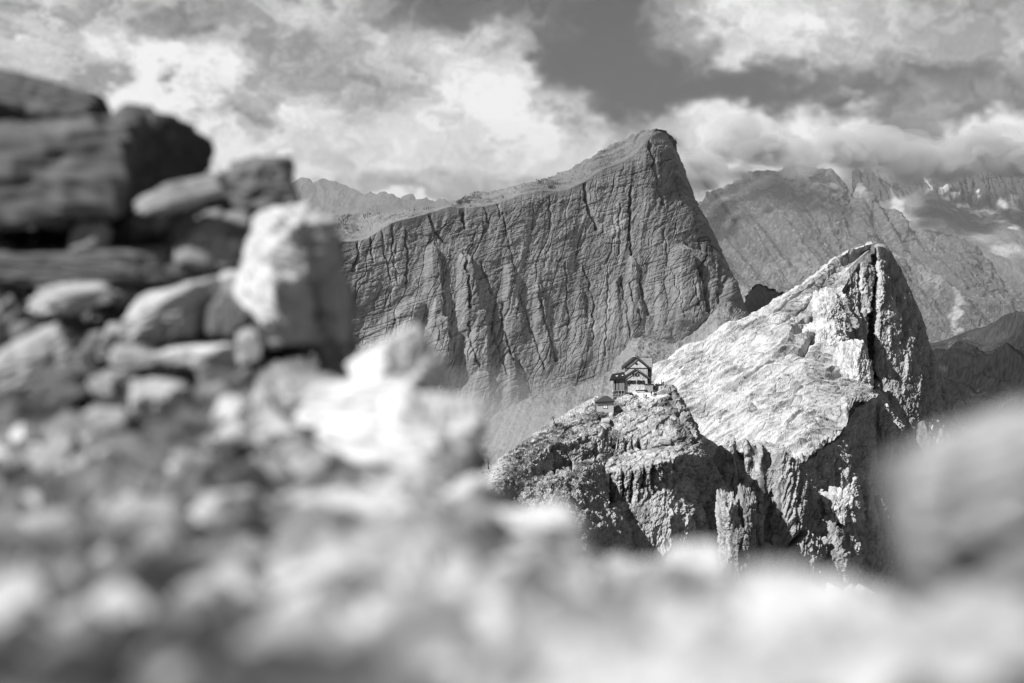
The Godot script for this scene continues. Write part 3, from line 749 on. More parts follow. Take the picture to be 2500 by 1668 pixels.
func peak_blocks() -> void:
	var top := Vector3(-0.25, 0.86, 0.40).normalized()
	var front := Vector3(0.55, 0.10, 0.83).normalized()
	var left := Vector3(-0.75, 0.25, 0.60).normalized()
	var common := [[Vector3(0, 0, -1), 1.0], [Vector3(0, -1, 0), 1.0], [Vector3(-1, 0, 0), 1.0], [Vector3(1, 0, 0), 0.95], [Vector3(0.7, 0.6, 0.3).normalized(), 0.9]]
	var list := [
		# x, y, distance, half sizes px (across, up, deep), tilt, tone, cut planes, label
		[2022, 768, 758, 56, 52, 60, 0.42, 0.40, [[top, 0.55], [front, 0.72], [left, 0.85]], "slanting upper block on the sunlit slope under the peak face"],
		[2020, 868, 732, 56, 66, 50, 0.0, 0.46, [[top, 0.85], [front, 0.8], [left, 0.62], [Vector3(-0.3, 0.5, 0.8).normalized(), 0.72]], "rounded sunlit knob in the middle of the slope"],
		[2090, 940, 708, 44, 96, 44, 0.05, 0.44, [[Vector3(-0.1, 0.98, 0.2), 0.92], [front, 0.66], [left, 0.60], [Vector3(-0.55, 0.75, 0.3).normalized(), 0.85]], "sunlit rock tooth at the edge of the dark cliff"],
		[2048, 1236, 612, 40, 36, 36, 0.0, 0.40, [[Vector3(-0.12, 0.86, 0.5).normalized(), 0.5], [front, 0.8], [Vector3(0, 0, 1), 0.85]], "ledge with a pale tilted top on the dark cliff"],
		[1998, 1384, 588, 78, 84, 60, -0.02, 0.24, [[Vector3(-0.22, 0.84, 0.5).normalized(), 0.55], [Vector3(0.42, 0.02, 0.9).normalized(), 0.78], [Vector3(-0.6, -0.1, 0.8).normalized(), 0.78]], "big ledge with scree on its top low on the dark cliff"],
		[1970, 1288, 594, 42, 40, 34, 0.1, 0.2, [[top, 0.8], [front, 0.75]], "dark hump of rock above the scree ledge"],
		[2262, 1100, 722, 24, 48, 26, 0.0, 0.17, [[left, 0.66], [front, 0.8], [Vector3(0.6, 0.6, 0.3).normalized(), 0.8]], "small jagged tower right of the gorge with a lit left edge"],
		[2012, 1320, 584, 11, 9, 9, 0.3, 0.32, [], "boulder lying on the scree ledge"],
		[2150, 1262, 648, 26, 40, 24, 0.35, 0.17, [[left, 0.6], [front, 0.7], [Vector3(-0.4, 0.9, 0.1).normalized(), 0.8]], "rib with a lit tip below the gorge"],
	]
	for k in list.size():
		var l: Array = list[k]
		var s: float = l[2] * K
		var planes: Array = l[8]
		if planes.size():
			planes = planes + common
		var big: bool = l[3] > 20
		var o := put("rock_block" if big else "boulder", stone_mesh(70 + k, Vector3(l[3], l[4], l[5]) * s, planes, l[7] * (4.0 if big else 1.0), 0.16, 170 if big else 24, 130 if big else 14, block_detail if big else null), rock)
		o.position = at(l[0], l[1], l[2])
		o.rotation.z = l[6]
		tag(o, l[9], "rock block" if big else "boulder")


func mist(called: String, where: Vector3, size: Vector3, density: float, white: float, label: String, group := "", category := "") -> void:
	var o := FogVolume.new()
	o.name = numbered(called)
	o.shape = RenderingServer.FOG_VOLUME_SHAPE_ELLIPSOID
	o.size = size
	var m := FogMaterial.new()
	m.density = density
	m.albedo = Color(white, white, white)
	o.material = m
	o.position = where
	add_child(o)
	tag(o, label, category, group, "stuff" if category == "" else "")


func air() -> void:
	mist("haze", at(1950, 640, 3600.0), Vector3(5200, 1500, 1300), 0.00019, 0.97, "thin haze in the valley behind the table mountain")
	mist("haze", at(850, 540, 6000.0), Vector3(3600, 800, 2600), 0.00016, 0.97, "thin haze before the far range on the left")
	for q in [[1190, 1075, 1400.0, 230, 70], [1150, 1040, 1450.0, 300, 110], [1230, 1060, 1350.0, 160, 60], [1280, 1010, 1480.0, 200, 60]]:
		mist("haze", at(q[0], q[1], q[2]), Vector3(q[3], q[4], q[3] * 1.2), 0.0011, 0.97, "thin mist at the foot of the long cliff", "mist at the foot of the long cliff")
	# a cloud overhead keeps the sun off the table mountain
	mist("cloud", at(1300, 560, 1880.0) + SUN.normalized() * 1500.0, Vector3(1500, 260, 1150), 0.0030, 0.97, "grey cloud drifting over the table mountain", "", "cloud")
	var bank := base("cloud_bank", at(2000, 400, 4600.0))
	tag(bank, "ragged cloud hanging along the crest of the pale mountainside", "", "", "stuff")
	var r := RandomNumberGenerator.new()
	r.seed = 5
	for k in 330:
		var x := r.randf_range(1600.0, 2560.0)
		var d := 4420.0 if x < 1980.0 else lerpf(4650.0, 6000.0, clampf((x - 1980.0) / 250.0, 0, 1))
		var low := lerpf(440.0, 384.0, clampf((x - 1700.0) / 90.0, 0, 1)) + (22.0 if x > 2080.0 else 4.0) + 14.0 * sin(x / 50.0)
		puff(bank, Vector2(x, low - 52.0 * pow(r.randf(), 1.4)), d + r.randf_range(-250, 150), lerpf(12.0, 75.0, pow(r.randf(), 2.2)), r)
	for q in [[1690, 430, 50], [1740, 445, 36], [1720, 452, 26], [1960, 440, 20], [1972, 424, 18], [1950, 452, 18], [2000, 455, 22], [2020, 457, 18], [1985, 452, 16], [1880, 440, 24], [1860, 446, 20], [1850, 455, 14], [1800, 425, 40], [1895, 436, 16]]:
		for k in 3:
			puff(bank, Vector2(q[0], q[1]) + Vector2(r.randf_range(-10, 10), r.randf_range(-6, 6)), 4360.0 + 30.0 * k, q[2] * r.randf_range(0.5, 1.0), r)


func puff(bank: Node3D, q: Vector2, d: float, w: float, r: RandomNumberGenerator) -> void:
	var s := d * K
	var o := FogVolume.new()
	o.name = "puff"
	o.shape = RenderingServer.FOG_VOLUME_SHAPE_ELLIPSOID
	o.size = Vector3(w, w * r.randf_range(0.35, 0.7), w * 1.2) * 2.0 * s
	var m := FogMaterial.new()
	m.density = r.randf_range(0.2, 0.6) / (w * s)
	m.albedo = Color.WHITE
	o.material = m
	o.position = at(q.x, q.y, d) - bank.position
	o.rotation = Vector3(r.randf_range(-0.3, 0.3), r.randf() * TAU, r.randf_range(-0.7, 0.7))
	bank.add_child(o, true)


const SCREE_X := [-260, 200, 500, 800, 1050, 1165, 1250, 1500, 1750, 2050, 2350, 2800]
const SCREE_Y := [[1900, 1900, 1900, 1900, 1900, 1900, 1900, 1900, 1900, 1900, 1900, 1900], [1620, 1620, 1620, 1620, 1620, 1620, 1620, 1630, 1640, 1650, 1660, 1670], [1380, 1380, 1370, 1370, 1380, 1390, 1412, 1486, 1548, 1578, 1590, 1580], [1120, 1120, 1120, 1120, 1180, 1275, 1366, 1474, 1530, 1560, 1568, 1556], [900, 900, 920, 960, 1090, 1260, 1355, 1465, 1520, 1552, 1560, 1550]]
const SCREE_D := [[0.9, 0.9, 0.9, 0.9, 0.9, 0.9, 0.9, 0.88, 0.86, 0.84, 0.82, 0.8], [1.3, 1.3, 1.3, 1.28, 1.25, 1.23, 1.2, 1.16, 1.12, 1.08, 1.04, 1.0], [2.1, 2.1, 2.1, 2.0, 1.9, 1.82, 1.75, 1.6, 1.5, 1.4, 1.35, 1.3], [3.1, 3.1, 3.1, 3.0, 2.7, 2.45, 2.2, 1.95, 1.85, 1.75, 1.65, 1.55], [4.4, 4.4, 4.3, 3.9, 3.3, 2.9, 2.5, 2.2, 2.05, 1.95, 1.85, 1.75]]


func scree_distance(px: float, py: float) -> float:
	var k := 0
	while k < SCREE_X.size() - 2 and SCREE_X[k + 1] < px:
		k += 1
	var t := clampf((px - SCREE_X[k]) / float(SCREE_X[k + 1] - SCREE_X[k]), 0, 1)
	var y0: float = lerpf(SCREE_Y[0][k], SCREE_Y[0][k + 1], t)
	var d0: float = lerpf(SCREE_D[0][k], SCREE_D[0][k + 1], t)
	for r in range(1, 5):
		var y1: float = lerpf(SCREE_Y[r][k], SCREE_Y[r][k + 1], t)
		var d1: float = lerpf(SCREE_D[r][k], SCREE_D[r][k + 1], t)
		if py >= y1:
			return lerpf(d0, d1, clampf((y0 - py) / maxf(y0 - y1, 1.0), 0, 1))
		y0 = y1
		d0 = d1
	return d0


func scree_top(px: float) -> float:
	var k := 0
	while k < SCREE_X.size() - 2 and SCREE_X[k + 1] < px:
		k += 1
	return lerpf(SCREE_Y[4][k], SCREE_Y[4][k + 1], clampf((px - SCREE_X[k]) / float(SCREE_X[k + 1] - SCREE_X[k]), 0, 1))


# Where pale debris has gathered (above 1) and where dark grit shows (below 1).
func sorted(p: Vector3) -> float:
	return clampf(1.05 + 2.1 * fb(Vector3(p.x, p.y * 1.5, p.z) / 0.34), 0.22, 1.9)


func scree_shape(p: Vector3, u: float, v: float, n: Vector3) -> Vector2:
	var q := seen(p)
	var out := 0.05 * fb(p / 0.5) + 0.008 * absf(cv(p / 0.06)) + 0.016 * cv(p / 0.22) + 0.010 * fb(p / 0.05)
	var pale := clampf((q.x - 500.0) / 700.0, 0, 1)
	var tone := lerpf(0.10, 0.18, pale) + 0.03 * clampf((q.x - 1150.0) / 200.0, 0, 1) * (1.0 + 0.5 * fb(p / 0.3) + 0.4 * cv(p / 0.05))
	tone += patches_at([[230, 1140, 80, 24, -0.14], [690, 1356, 60, 20, -0.2], [740, 1046, 40, 18, -0.08], [410, 1378, 50, 22, -0.08], [420, 1500, 70, 30, -0.07], [640, 1590, 120, 30, -0.1], [60, 1600, 90, 60, -0.08], [300, 1610, 60, 30, -0.1], [1320, 1470, 80, 22, -0.14], [1250, 1620, 140, 30, -0.14], [1720, 1510, 60, 30, -0.12], [800, 1000, 300, 60, 0.06], [1000, 1280, 140, 60, 0.16], [1380, 1420, 120, 40, 0.2], [1560, 1560, 90, 50, 0.14], [1950, 1550, 200, 90, 0.2], [850, 1040, 220, 70, 0.1], [2100, 1460, 120, 40, 0.15], [1120, 1450, 120, 60, 0.08], [2330, 1480, 80, 60, -0.2], [2210, 1600, 60, 70, -0.16], [2450, 1560, 60, 40, -0.1]], q)  # negative entries paint the shade of gaps and hollows into the gravel
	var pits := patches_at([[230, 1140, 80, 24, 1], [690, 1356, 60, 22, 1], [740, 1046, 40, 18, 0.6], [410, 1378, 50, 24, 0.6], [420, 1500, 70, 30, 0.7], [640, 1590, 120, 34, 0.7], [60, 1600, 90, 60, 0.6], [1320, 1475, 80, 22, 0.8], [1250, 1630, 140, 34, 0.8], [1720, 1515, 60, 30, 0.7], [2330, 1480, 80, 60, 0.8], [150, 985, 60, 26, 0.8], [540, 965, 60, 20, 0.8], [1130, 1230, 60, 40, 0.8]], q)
	return Vector2(out - 0.14 * pits + 0.05 * rd(p / 0.45), clampf((tone - 0.06 * pits) * sorted(p), 0.02, 0.5))  # pits are sunk and also darkened, shade put into the colour


# Loose stones of the foreground: x, y, half width, half height (px), tilt, tone, distance (0: lying on the scree), label
const BIG := [
	[110, 252, 138, 52, -0.16, 0.1, 4.75, "dark flat slab topping the blurred boulder heap at left"],
	[150, 415, 235, 130, 0.10, 0.105, 4.45, "biggest dark boulder of the blurred heap at left"],
	[358, 392, 122, 104, -0.1, 0.085, 4.7, "dark boulder with a black overhang beside the biggest one"],
	[455, 470, 112, 28, 0.28, 0.24, 4.3, "pale slanting slab wedged under the black overhang"],
	[632, 452, 84, 66, 0.16, 0.12, 4.6, "grey block at the right end of the boulder heap"],
	[130, 518, 76, 42, -0.06, 0.15, 4.35, "grey stone tucked under the biggest dark boulder"],
	[220, 582, 38, 36, 0.1, 0.26, 4.3, "small pale stone below the grey tucked stone"],
	[505, 595, 98, 74, 0.25, 0.22, 4.45, "grey streaked boulder left of the pale pillar"],
	[690, 600, 92, 84, 0.05, 0.42, 4.25, "weathered grey-white stone forming the upper part of the pale pillar"],
	[648, 748, 76, 90, 0.1, 0.46, 4.15, "brightest smooth stone of the pale pillar"],
	[778, 770, 58, 150, 0.06, 0.46, 4.3, "tall narrow pale stone at the right edge of the pillar"],
	[745, 880, 48, 44, 0.2, 0.12, 4.3, "dark stone at the foot of the tall narrow stone"],
	[180, 655, 230, 44, 0.0, 0.13, 4.3, "low grey ledge under the boulder heap"],
	[175, 732, 100, 30, 0.12, 0.34, 4.2, "flat pale stone on the grey ledge"],
	[415, 765, 104, 56, 0.42, 0.34, 4.15, "slanting pale wedge of rock in the middle of the slope"],
	[560, 778, 56, 52, -0.5, 0.13, 4.1, "dark three-cornered stone right of the pale wedge"],
	[603, 850, 26, 50, 0.12, 0.33, 4.05, "small upright pale stone before the dark hollow"],
	[480, 872, 88, 28, 0.05, 0.48, 3.95, "long flat whitish stone below the pale wedge"],
	[330, 878, 60, 24, -0.1, 0.32, 3.95, "flat grey-white stone left of the long whitish one"],
	[60, 905, 110, 66, 0.5, 0.30, 3.8, "big tilted pale stone at the left edge"],
	[150, 940, 74, 42, 0.1, 0.10, 3.7, "dark stone leaning on the tilted pale one"],
	[250, 955, 30, 34, 0.0, 0.32, 3.6, "small roundish pale stone beside the dark leaning one"],
	[545, 935, 60, 30, -0.4, 0.15, 3.8, "dark slanting plate in the middle of the slope"],
	[965, 925, 92, 90, 0.3, 0.54, 3.3, "white angular stone standing highest on the bright ridge"],
	[865, 985, 150, 62, 0.22, 0.47, 3.25, "broad white stone left of the angular one"],
	[1058, 1050, 118, 88, -0.2, 0.51, 2.95, "large white boulder at the end of the bright ridge"],
	[965, 1100, 170, 90, -0.15, 0.48, 2.95, "white rounded stone in front of the large white boulder"],
	[1085, 1180, 66, 84, 0.0, 0.16, 2.85, "darkened stone standing in for shade under the large white boulder"],  # dark grey paints the shade on the white boulder's underside
	[1290, 1310, 130, 66, 0.1, 0.46, 2.2, "white stone on the lower rim right of the ridge"],
	[1380, 1415, 180, 70, -0.12, 0.42, 1.75, "wide pale stone in front of the rim stone"],
	[1700, 1385, 84, 62, -0.06, 0.46, 2.05, "pale rounded stone on the rim below the crags"],
	[1590, 1395, 56, 34, 0.05, 0.44, 2.1, "low pale stone left of the rounded rim stone"],
	[2500, 1330, 320, 330, 0.35, 0.16, 1.25, "huge dark boulder filling the right edge, badly out of focus"],
	[2430, 1140, 205, 115, 0.4, 0.32, 1.2, "added pale piece carrying the sunlit top of the huge dark boulder"],  # added piece, its paler grey paints the lit top of the boulder
	[1980, 1625, 210, 90, 0.0, 0.32, 1.15, "wide pale flat stone at the bottom right of the middle"],
	[1560, 1575, 150, 84, 0.08, 0.32, 1.2, "pale stone at the bottom edge, right of centre"],
	[795, 1430, 150, 54, 0.16, 0.4, 1.72, "long pale plate of rock in the lower middle"],
	[598, 1482, 96, 52, -0.05, 0.36, 1.55, "pale flat stone left of the long plate"],
	[445, 1602, 100, 58, 0.1, 0.36, 1.25, "pale stone near the bottom edge, left of centre"],
	[860, 1265, 140, 66, 0.1, 0.42, 2.3, "bright stone on the slope below the ridge"],
	[2260, 1530, 70, 50, 0.1, 0.20, 1.35, "grey stone under the huge dark boulder"],
	[2400, 1600, 120, 60, 0.1, 0.3, 1.05, "pale stone in the bottom right corner"],
	[385, 968, 70, 38, 0.1, 0.34, 3.55, "pale stone with a rounded back low on the left slope"],
	[555, 1020, 34, 48, -0.6, 0.48, 3.4, "bright narrow stone slanting down the left slope"],
	[270, 1022, 54, 26, -0.2, 0.30, 3.3, "flat grey-white stone below the small roundish one"],
	[665, 1002, 50, 22, -0.3, 0.46, 3.5, "bright flat stone above the narrow slanting one"],
	[685, 1075, 56, 32, 0.0, 0.42, 3.1, "bright blocky stone left of the white mass"],
	[835, 1310, 46, 30, 0.1, 0.44, 2.2, "small bright stone under the bright stone of the slope"],
	[988, 1362, 44, 36, 0.0, 0.44, 2.0, "bright cube-like stone below the darkened stone"],
	[1077, 1300, 42, 34, 0.2, 0.44, 2.25, "small bright stone left of the white rim stone"],
	[968, 1203, 38, 28, 0.2, 0.44, 2.55, "small bright stone right under the white mass"],
	[120, 1290, 84, 42, 0.1, 0.28, 2.25, "dull grey stone on the left slope near the edge"],
	[330, 1270, 90, 42, -0.1, 0.3, 2.35, "dull grey stone in the middle of the left slope"],
	[560, 1240, 80, 40, 0.1, 0.34, 2.45, "dull grey stone above the dark hollow"],
	[480, 1130, 60, 30, -0.15, 0.28, 2.95, "grey stone right of the long dark hollow"],
	[410, 1445, 84, 40, 0.1, 0.34, 1.85, "pale stone lying above the bottom-left dark hollow"],
	[1000, 1440, 90, 46, -0.1, 0.42, 1.75, "bright stone in the gravel above the pale low stone"],
	[930, 1600, 100, 60, 0.1, 0.34, 1.25, "pale stone at the bottom edge, below the long plate"],
	[190, 1450, 90, 40, 0.0, 0.26, 1.8, "grey stone low on the left slope"],
	[1740, 1610, 110, 60, 0.1, 0.34, 1.15, "pale stone between the two pale bottom stones"],
	[1180, 1490, 150, 70, 0.0, 0.4, 1.45, "pale low stone at the bottom, left of the wide pale stone"],
]


const MARKS := [
	[110, 250, "flat dark top slab"], [150, 415, "biggest dark boulder"], [358, 392, "overhanging dark boulder"], [632, 452, "grey end block"], [505, 595, "streaked boulder"], [690, 600, "weathered pillar stone"], [648, 748, "brightest pillar stone"],
	[778, 770, "tall narrow stone"], [180, 655, "low grey ledge"], [175, 732, "flat ledge stone"], [415, 765, "slanting pale wedge"], [560, 778, "three-cornered dark stone"], [480, 872, "long whitish stone"], [60, 905, "big tilted edge stone"],
	[965, 925, "white angular stone"], [870, 985, "broad white stone"], [1065, 1055, "large white boulder"], [960, 1105, "white rounded stone"], [1290, 1310, "white rim stone"], [1380, 1415, "wide pale stone"], [1700, 1385, "rounded rim stone"],
	[2450, 1300, "huge dark boulder"], [1980, 1625, "wide flat bottom stone"], [1560, 1565, "pale bottom stone"], [795, 1430, 150, 54, 0.16, 0.4, 1.72, "long pale plate"], [598, 1480, "pale flat lower stone"], [445, 1600, "pale stone by the bottom edge"], [860, 1265, "bright slope stone"],
	[230, 1140, "long dark hollow"], [690, 1356, "round black hollow"], [1180, 1490, "pale low stone"],
]
var told := {}


# Where a loose stone lies, said by the nearest stone that has a look of its own.
func by_mark(x: float, y: float, what: String) -> String:
	var best := 1e9
	var m: Array = MARKS[0]
	for k in MARKS:
		var d := Vector2(x - k[0], y - k[1]).length()
		if d < best:
			best = d
			m = k
	var dx: float = x - m[0]
	var dy: float = y - m[1]
	var side := ("right of" if dx > 0 else "left of") if absf(dx) > absf(dy) else ("below" if dy > 0 else "above")
	var text := "%s %s the %s" % [what, side, m[2]]
	told[text] = told.get(text, 0) + 1
	return text if told[text] == 1 else "%s %s" % [["", "", "second", "third", "fourth", "fifth", "sixth", "seventh", "eighth", "ninth", "tenth", "eleventh", "twelfth"][mini(told[text], 12)], text]


func front() -> void:
	var rows := [[], [], [], [], [], []]
	for k in SCREE_X.size():
		var back: float = SCREE_D[4][k]
		rows[0].append([SCREE_X[k], SCREE_Y[4][k] + 500, back + 1.2])
		rows[1].append([SCREE_X[k], SCREE_Y[4][k] + 40, back + 0.5])
		for r in 4:
			rows[r + 2].append([SCREE_X[k], SCREE_Y[4 - r][k], SCREE_D[4 - r][k]])
	rows.append([])
	for k in SCREE_X.size():
		rows[6].append([SCREE_X[k], SCREE_Y[0][k], SCREE_D[0][k]])
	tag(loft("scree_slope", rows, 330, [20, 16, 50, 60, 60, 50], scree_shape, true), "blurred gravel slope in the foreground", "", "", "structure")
	rows = [[], [], [], [], []]
	for q in [[-260, 262, 640, 930], [60, 258, 640, 920], [250, 320, 660, 920], [420, 420, 680, 920], [560, 500, 690, 930], [690, 500, 700, 940], [770, 590, 720, 950], [815, 720, 800, 960], [830, 860, 880, 980]]:
		rows[0].append([q[0], 1000, 6.4])
		rows[1].append([q[0], q[1] + 10, 5.3])
		rows[2].append([q[0], q[1], 4.95])
		rows[3].append([q[0], q[2], 4.52])
		rows[4].append([q[0], q[3], 4.12])
	tag(loft("rock_outcrop", rows, 170, [4, 10, 70, 70], func(p, u, v, n): return Vector2(0.06 * fb(p / 0.3) + 0.07 * cv(p / 0.15) + 0.03 * cv(p / 0.06) + 0.03 * fb(p / 0.06), lerpf(0.13, 0.3, clampf(p.x / 1.2 + 1.0, 0, 1)) + 0.08 * fb(p / 0.1) + 0.05 * cv(p / 0.06))),
		"dark broken outcrop under the blurred boulder heap", "", "", "structure")
	var faced := [[Vector3(-0.3, 0.3, 0.9).normalized(), 0.75], [Vector3(-0.7, 0.3, 0.6).normalized(), 0.8], [Vector3(0.3, -0.3, 0.9).normalized(), 0.9], [Vector3(0.85, 0.1, 0.5).normalized(), 0.85], [Vector3(-0.9, 0.2, 0.2).normalized(), 0.9], [Vector3(-0.1, 0.97, 0.2).normalized(), 0.92], [Vector3(0, -1, 0), 1.0], [Vector3(0, 0, -1), 1.0], [Vector3(0.5, 0.8, 0.3).normalized(), 0.95]]
	for k in BIG.size():
		var l: Array = BIG[k]
		var d: float = l[6]
		var s: float = d * K
		var o := put("boulder" if l[2] > 90 else "stone", stone_mesh(200 + k * 7, Vector3(l[2], l[3], minf(l[2], l[3] * 1.6)) * s * 1.05, faced if l[7].contains("pillar,") or l[7].contains("of the pillar") or l[7].contains("pale pillar") and l[2] < 100 and l[5] > 0.4 else [], l[5], 0.3, 44, 28), rock)
		o.position = at(l[0], l[1], d)
		o.rotation = Vector3(0, 0.3 * sin(k * 2.1), l[4])
		tag(o, l[7], "boulder" if l[2] > 90 else "stone")
	# stones of every size strewn over the gravel
	var kinds: Array[ArrayMesh] = []
	for k in 8:
		kinds.append(stone_mesh(900 + k, Vector3(1.0, 0.62, 0.8), [], 1.0, 0.2, 16, 10))
	var tones: Array[StandardMaterial3D] = []
	for k in 5:
		var m := rock.duplicate() as StandardMaterial3D
		m.albedo_color = Color(0.14 + 0.085 * k, 0.14 + 0.085 * k, 0.14 + 0.085 * k).linear_to_srgb()
		tones.append(m)
	var chips: Array[ArrayMesh] = []
	for k in 6:
		chips.append(stone_mesh(950 + k, Vector3(1.0, 0.7, 0.8), [], 1.0, 0.12, 22, 14))
	var r := RandomNumberGenerator.new()
	r.seed = 78
	for k in 70:                                           # rubble wedged into the outcrop
		var x := r.randf_range(-20, 800)
		var y := r.randf_range(540, 910)
		if x < 330.0 and y < 620.0:
			continue
		var d := lerpf(4.42, 4.12, clampf((y - 620.0) / 280.0, 0, 1))
		var w := r.randf_range(20, 58)
		var g := clampi(int(x / 260.0 + r.randf_range(-1.2, 2.2)), 0, 4)
		var o := put("wedged_stone", chips[k % 6], tones[g])
		o.position = at(x, y, d)
		o.scale = Vector3.ONE * w * d * K
		o.rotation = Vector3(r.randf_range(-0.4, 0.4), r.randf() * TAU, r.randf_range(-0.5, 0.5))
		tag(o, by_mark(x, y, ["dark", "dull grey", "grey", "pale", "whitish"][g] + (" large" if w > 40.0 else " small") + " wedged stone"), "stone", "stones wedged into the blurred outcrop")
	r.seed = 79
	for k in 56:                                           # big stones close to the lens
		var x := r.randf_range(-60, 2320)
		var y := r.randf_range(maxf(1400.0, scree_top(x) + 30.0), 1700)
		var d := scree_distance(x, y)
		var w := r.randf_range(60, 130)
		var g := clampi(int(x / 650.0 + r.randf_range(-0.9, 3.4)), 0, 4)
		var o := put("near_stone", chips[k % 6], tones[g])
		o.position = at(x, y, d)
		o.scale = Vector3.ONE * w * d * K
		o.rotation = Vector3(r.randf_range(-0.3, 0.3), r.randf() * TAU, r.randf_range(-0.3, 0.3))
		tag(o, by_mark(x, y, ["dark", "dull grey", "grey", "pale", "whitish"][g] + (" big" if w > 80.0 else "") + " soft-blurred stone"), "stone", "soft blurred stones along the bottom edge")
	r.seed = 77
	for k in 170:
		var x := r.randf_range(-40, 2480)
		var top := scree_top(x)
		var y := r.randf_range(top + 10, 1690)
		var d := scree_distance(x, y)
		var w := r.randf_range(14, 40) * lerpf(1.0, 1.5, clampf((y - 900) / 700, 0, 1))
		var pale := clampf((x - 300.0) / 1000.0, 0, 1)
		var g := clampi(int(pale * 3.0 + r.randf_range(-0.4, 2.9)), 0, 4)
		var o := put("loose_stone", kinds[k % 8], tones[g])
		o.position = at(x, y, d)
		o.scale = Vector3.ONE * w * d * K
		o.rotation = Vector3(r.randf_range(-0.3, 0.3), r.randf() * TAU, r.randf_range(-0.3, 0.3))
		tag(o, by_mark(x, y, ["dark", "dull grey", "grey", "pale", "whitish"][g] + " loose stone"), "stone", "loose stones in the blurred gravel")
	var mm := MultiMesh.new()
	mm.transform_format = MultiMesh.TRANSFORM_3D
	mm.use_colors = true
	mm.mesh = stone_mesh(990, Vector3(1.0, 0.6, 0.85), [], 1.0, 0.2, 9, 6)
	mm.instance_count = 5200
	for k in 5200:
		var x := r.randf_range(-200, 2700)
		var top := scree_top(x)
		var y := lerpf(top, 1850.0, pow(r.randf(), 1.3))
		var d := scree_distance(x, y)
		var b := Basis.from_euler(Vector3(r.randf() * 0.6, r.randf() * TAU, r.randf() * 0.6)).scaled(Vector3.ONE * r.randf_range(0.004, 0.02))
		mm.set_instance_transform(k, Transform3D(b, at(x, y, d)))
		var t := r.randf_range(0.03, 0.12) + 0.1 * clampf((x - 700.0) / 700.0, 0, 1)
		t = minf(t * sorted(at(x, y, d)), 0.44)
		mm.set_instance_color(k, Color(t, t, t))
	var g := MultiMeshInstance3D.new()
	g.name = "gravel"
	g.multimesh = mm
	g.material_override = rock
	add_child(g)
	tag(g, "gravel strewn over the foreground slope", "", "", "stuff")
	mm = MultiMesh.new()
	mm.transform_format = MultiMesh.TRANSFORM_3D
	mm.use_colors = true
	mm.mesh = stone_mesh(991, Vector3(1.0, 0.65, 0.85), [], 1.0, 0.25, 14, 9)
	mm.instance_count = 1900
	for k in 1900:
		var x := r.randf_range(-200, 2600)
		var top := scree_top(x)
		var y := lerpf(top, 1800.0, pow(r.randf(), 1.5))
		var d := scree_distance(x, y)
		var big := lerpf(0.016, 0.062, pow(r.randf(), 2.0))
		mm.set_instance_transform(k, Transform3D(Basis.from_euler(Vector3(r.randf() * 0.8, r.randf() * TAU, r.randf() * 0.8)).scaled(Vector3.ONE * big), at(x, y, d)))
		var t := lerpf(0.07, 0.36, pow(r.randf(), 1.3)) + 0.07 * clampf((x - 600.0) / 700.0, 0, 1)
		t = minf(t * sorted(at(x, y, d)), 0.44)
		mm.set_instance_color(k, Color(t, t, t))
	var rb := MultiMeshInstance3D.new()
	rb.name = "rubble"
	rb.multimesh = mm
	rb.material_override = rock
	add_child(rb)
	tag(rb, "rubble packed over the foreground slope between the larger stones", "", "", "stuff")
	# in focus again: stones on a shelf further down
	var far := [[1965, 1446, 27, 12, 0.02, 26.0, "flat sharp pale stone on the shelf, leftmost of four"], [2038, 1444, 24, 15, -0.4, 25.0, "slanting sharp pale stone right of the flat one"], [2078, 1441, 16, 16, 0.5, 24.5, "pointed pale stone between the slanting one and the broad one"], [2110, 1446, 22, 16, -0.3, 24.0, "broad sharp pale stone, rightmost on the shelf"]]
	for k in far.size():
		var l: Array = far[k]
		var s: float = l[5] * K
		var o := put("stone", stone_mesh(1200 + k, Vector3(l[2], l[3], l[2]) * s, [], 0.36, 0.2, 40, 24), rock)
		o.position = at(l[0], l[1], l[5])
		o.rotation.z = l[4]
		tag(o, l[6], "stone")
	rows = [[], [], []]
	for q in [1780, 1900, 1950, 2000, 2050, 2110, 2150, 2260]:
		rows[0].append([q, 1475, 30.0])
		rows[1].append([q, 1458 + 4 * sin(q), 26.0])
		rows[2].append([q, 1640, 18.0])
	tag(loft("rock_shelf", rows, 60, [6, 30], func(p, u, v, n): return Vector2(0.12 * fb(p / 0.6) + 0.1 * cv(p / 0.35), 0.27 + 0.08 * fb(p / 0.3))), "pale rocky shelf below the foreground rim", "", "", "structure")


func box(st: SurfaceTool, a: Vector3, b: Vector3, t := 1.0) -> void:
	var c := [a, Vector3(b.x, a.y, a.z), Vector3(b.x, b.y, a.z), Vector3(a.x, b.y, a.z), Vector3(a.x, a.y, b.z), Vector3(b.x, a.y, b.z), b, Vector3(a.x, b.y, b.z)]
	for q in [[0, 1, 2, 3], [5, 4, 7, 6], [4, 0, 3, 7], [1, 5, 6, 2], [3, 2, 6, 7], [4, 5, 1, 0]]:
		for k in [0, 1, 2, 0, 2, 3]:
			st.set_color(Color(t, t, t))
			st.add_vertex(c[q[k]])


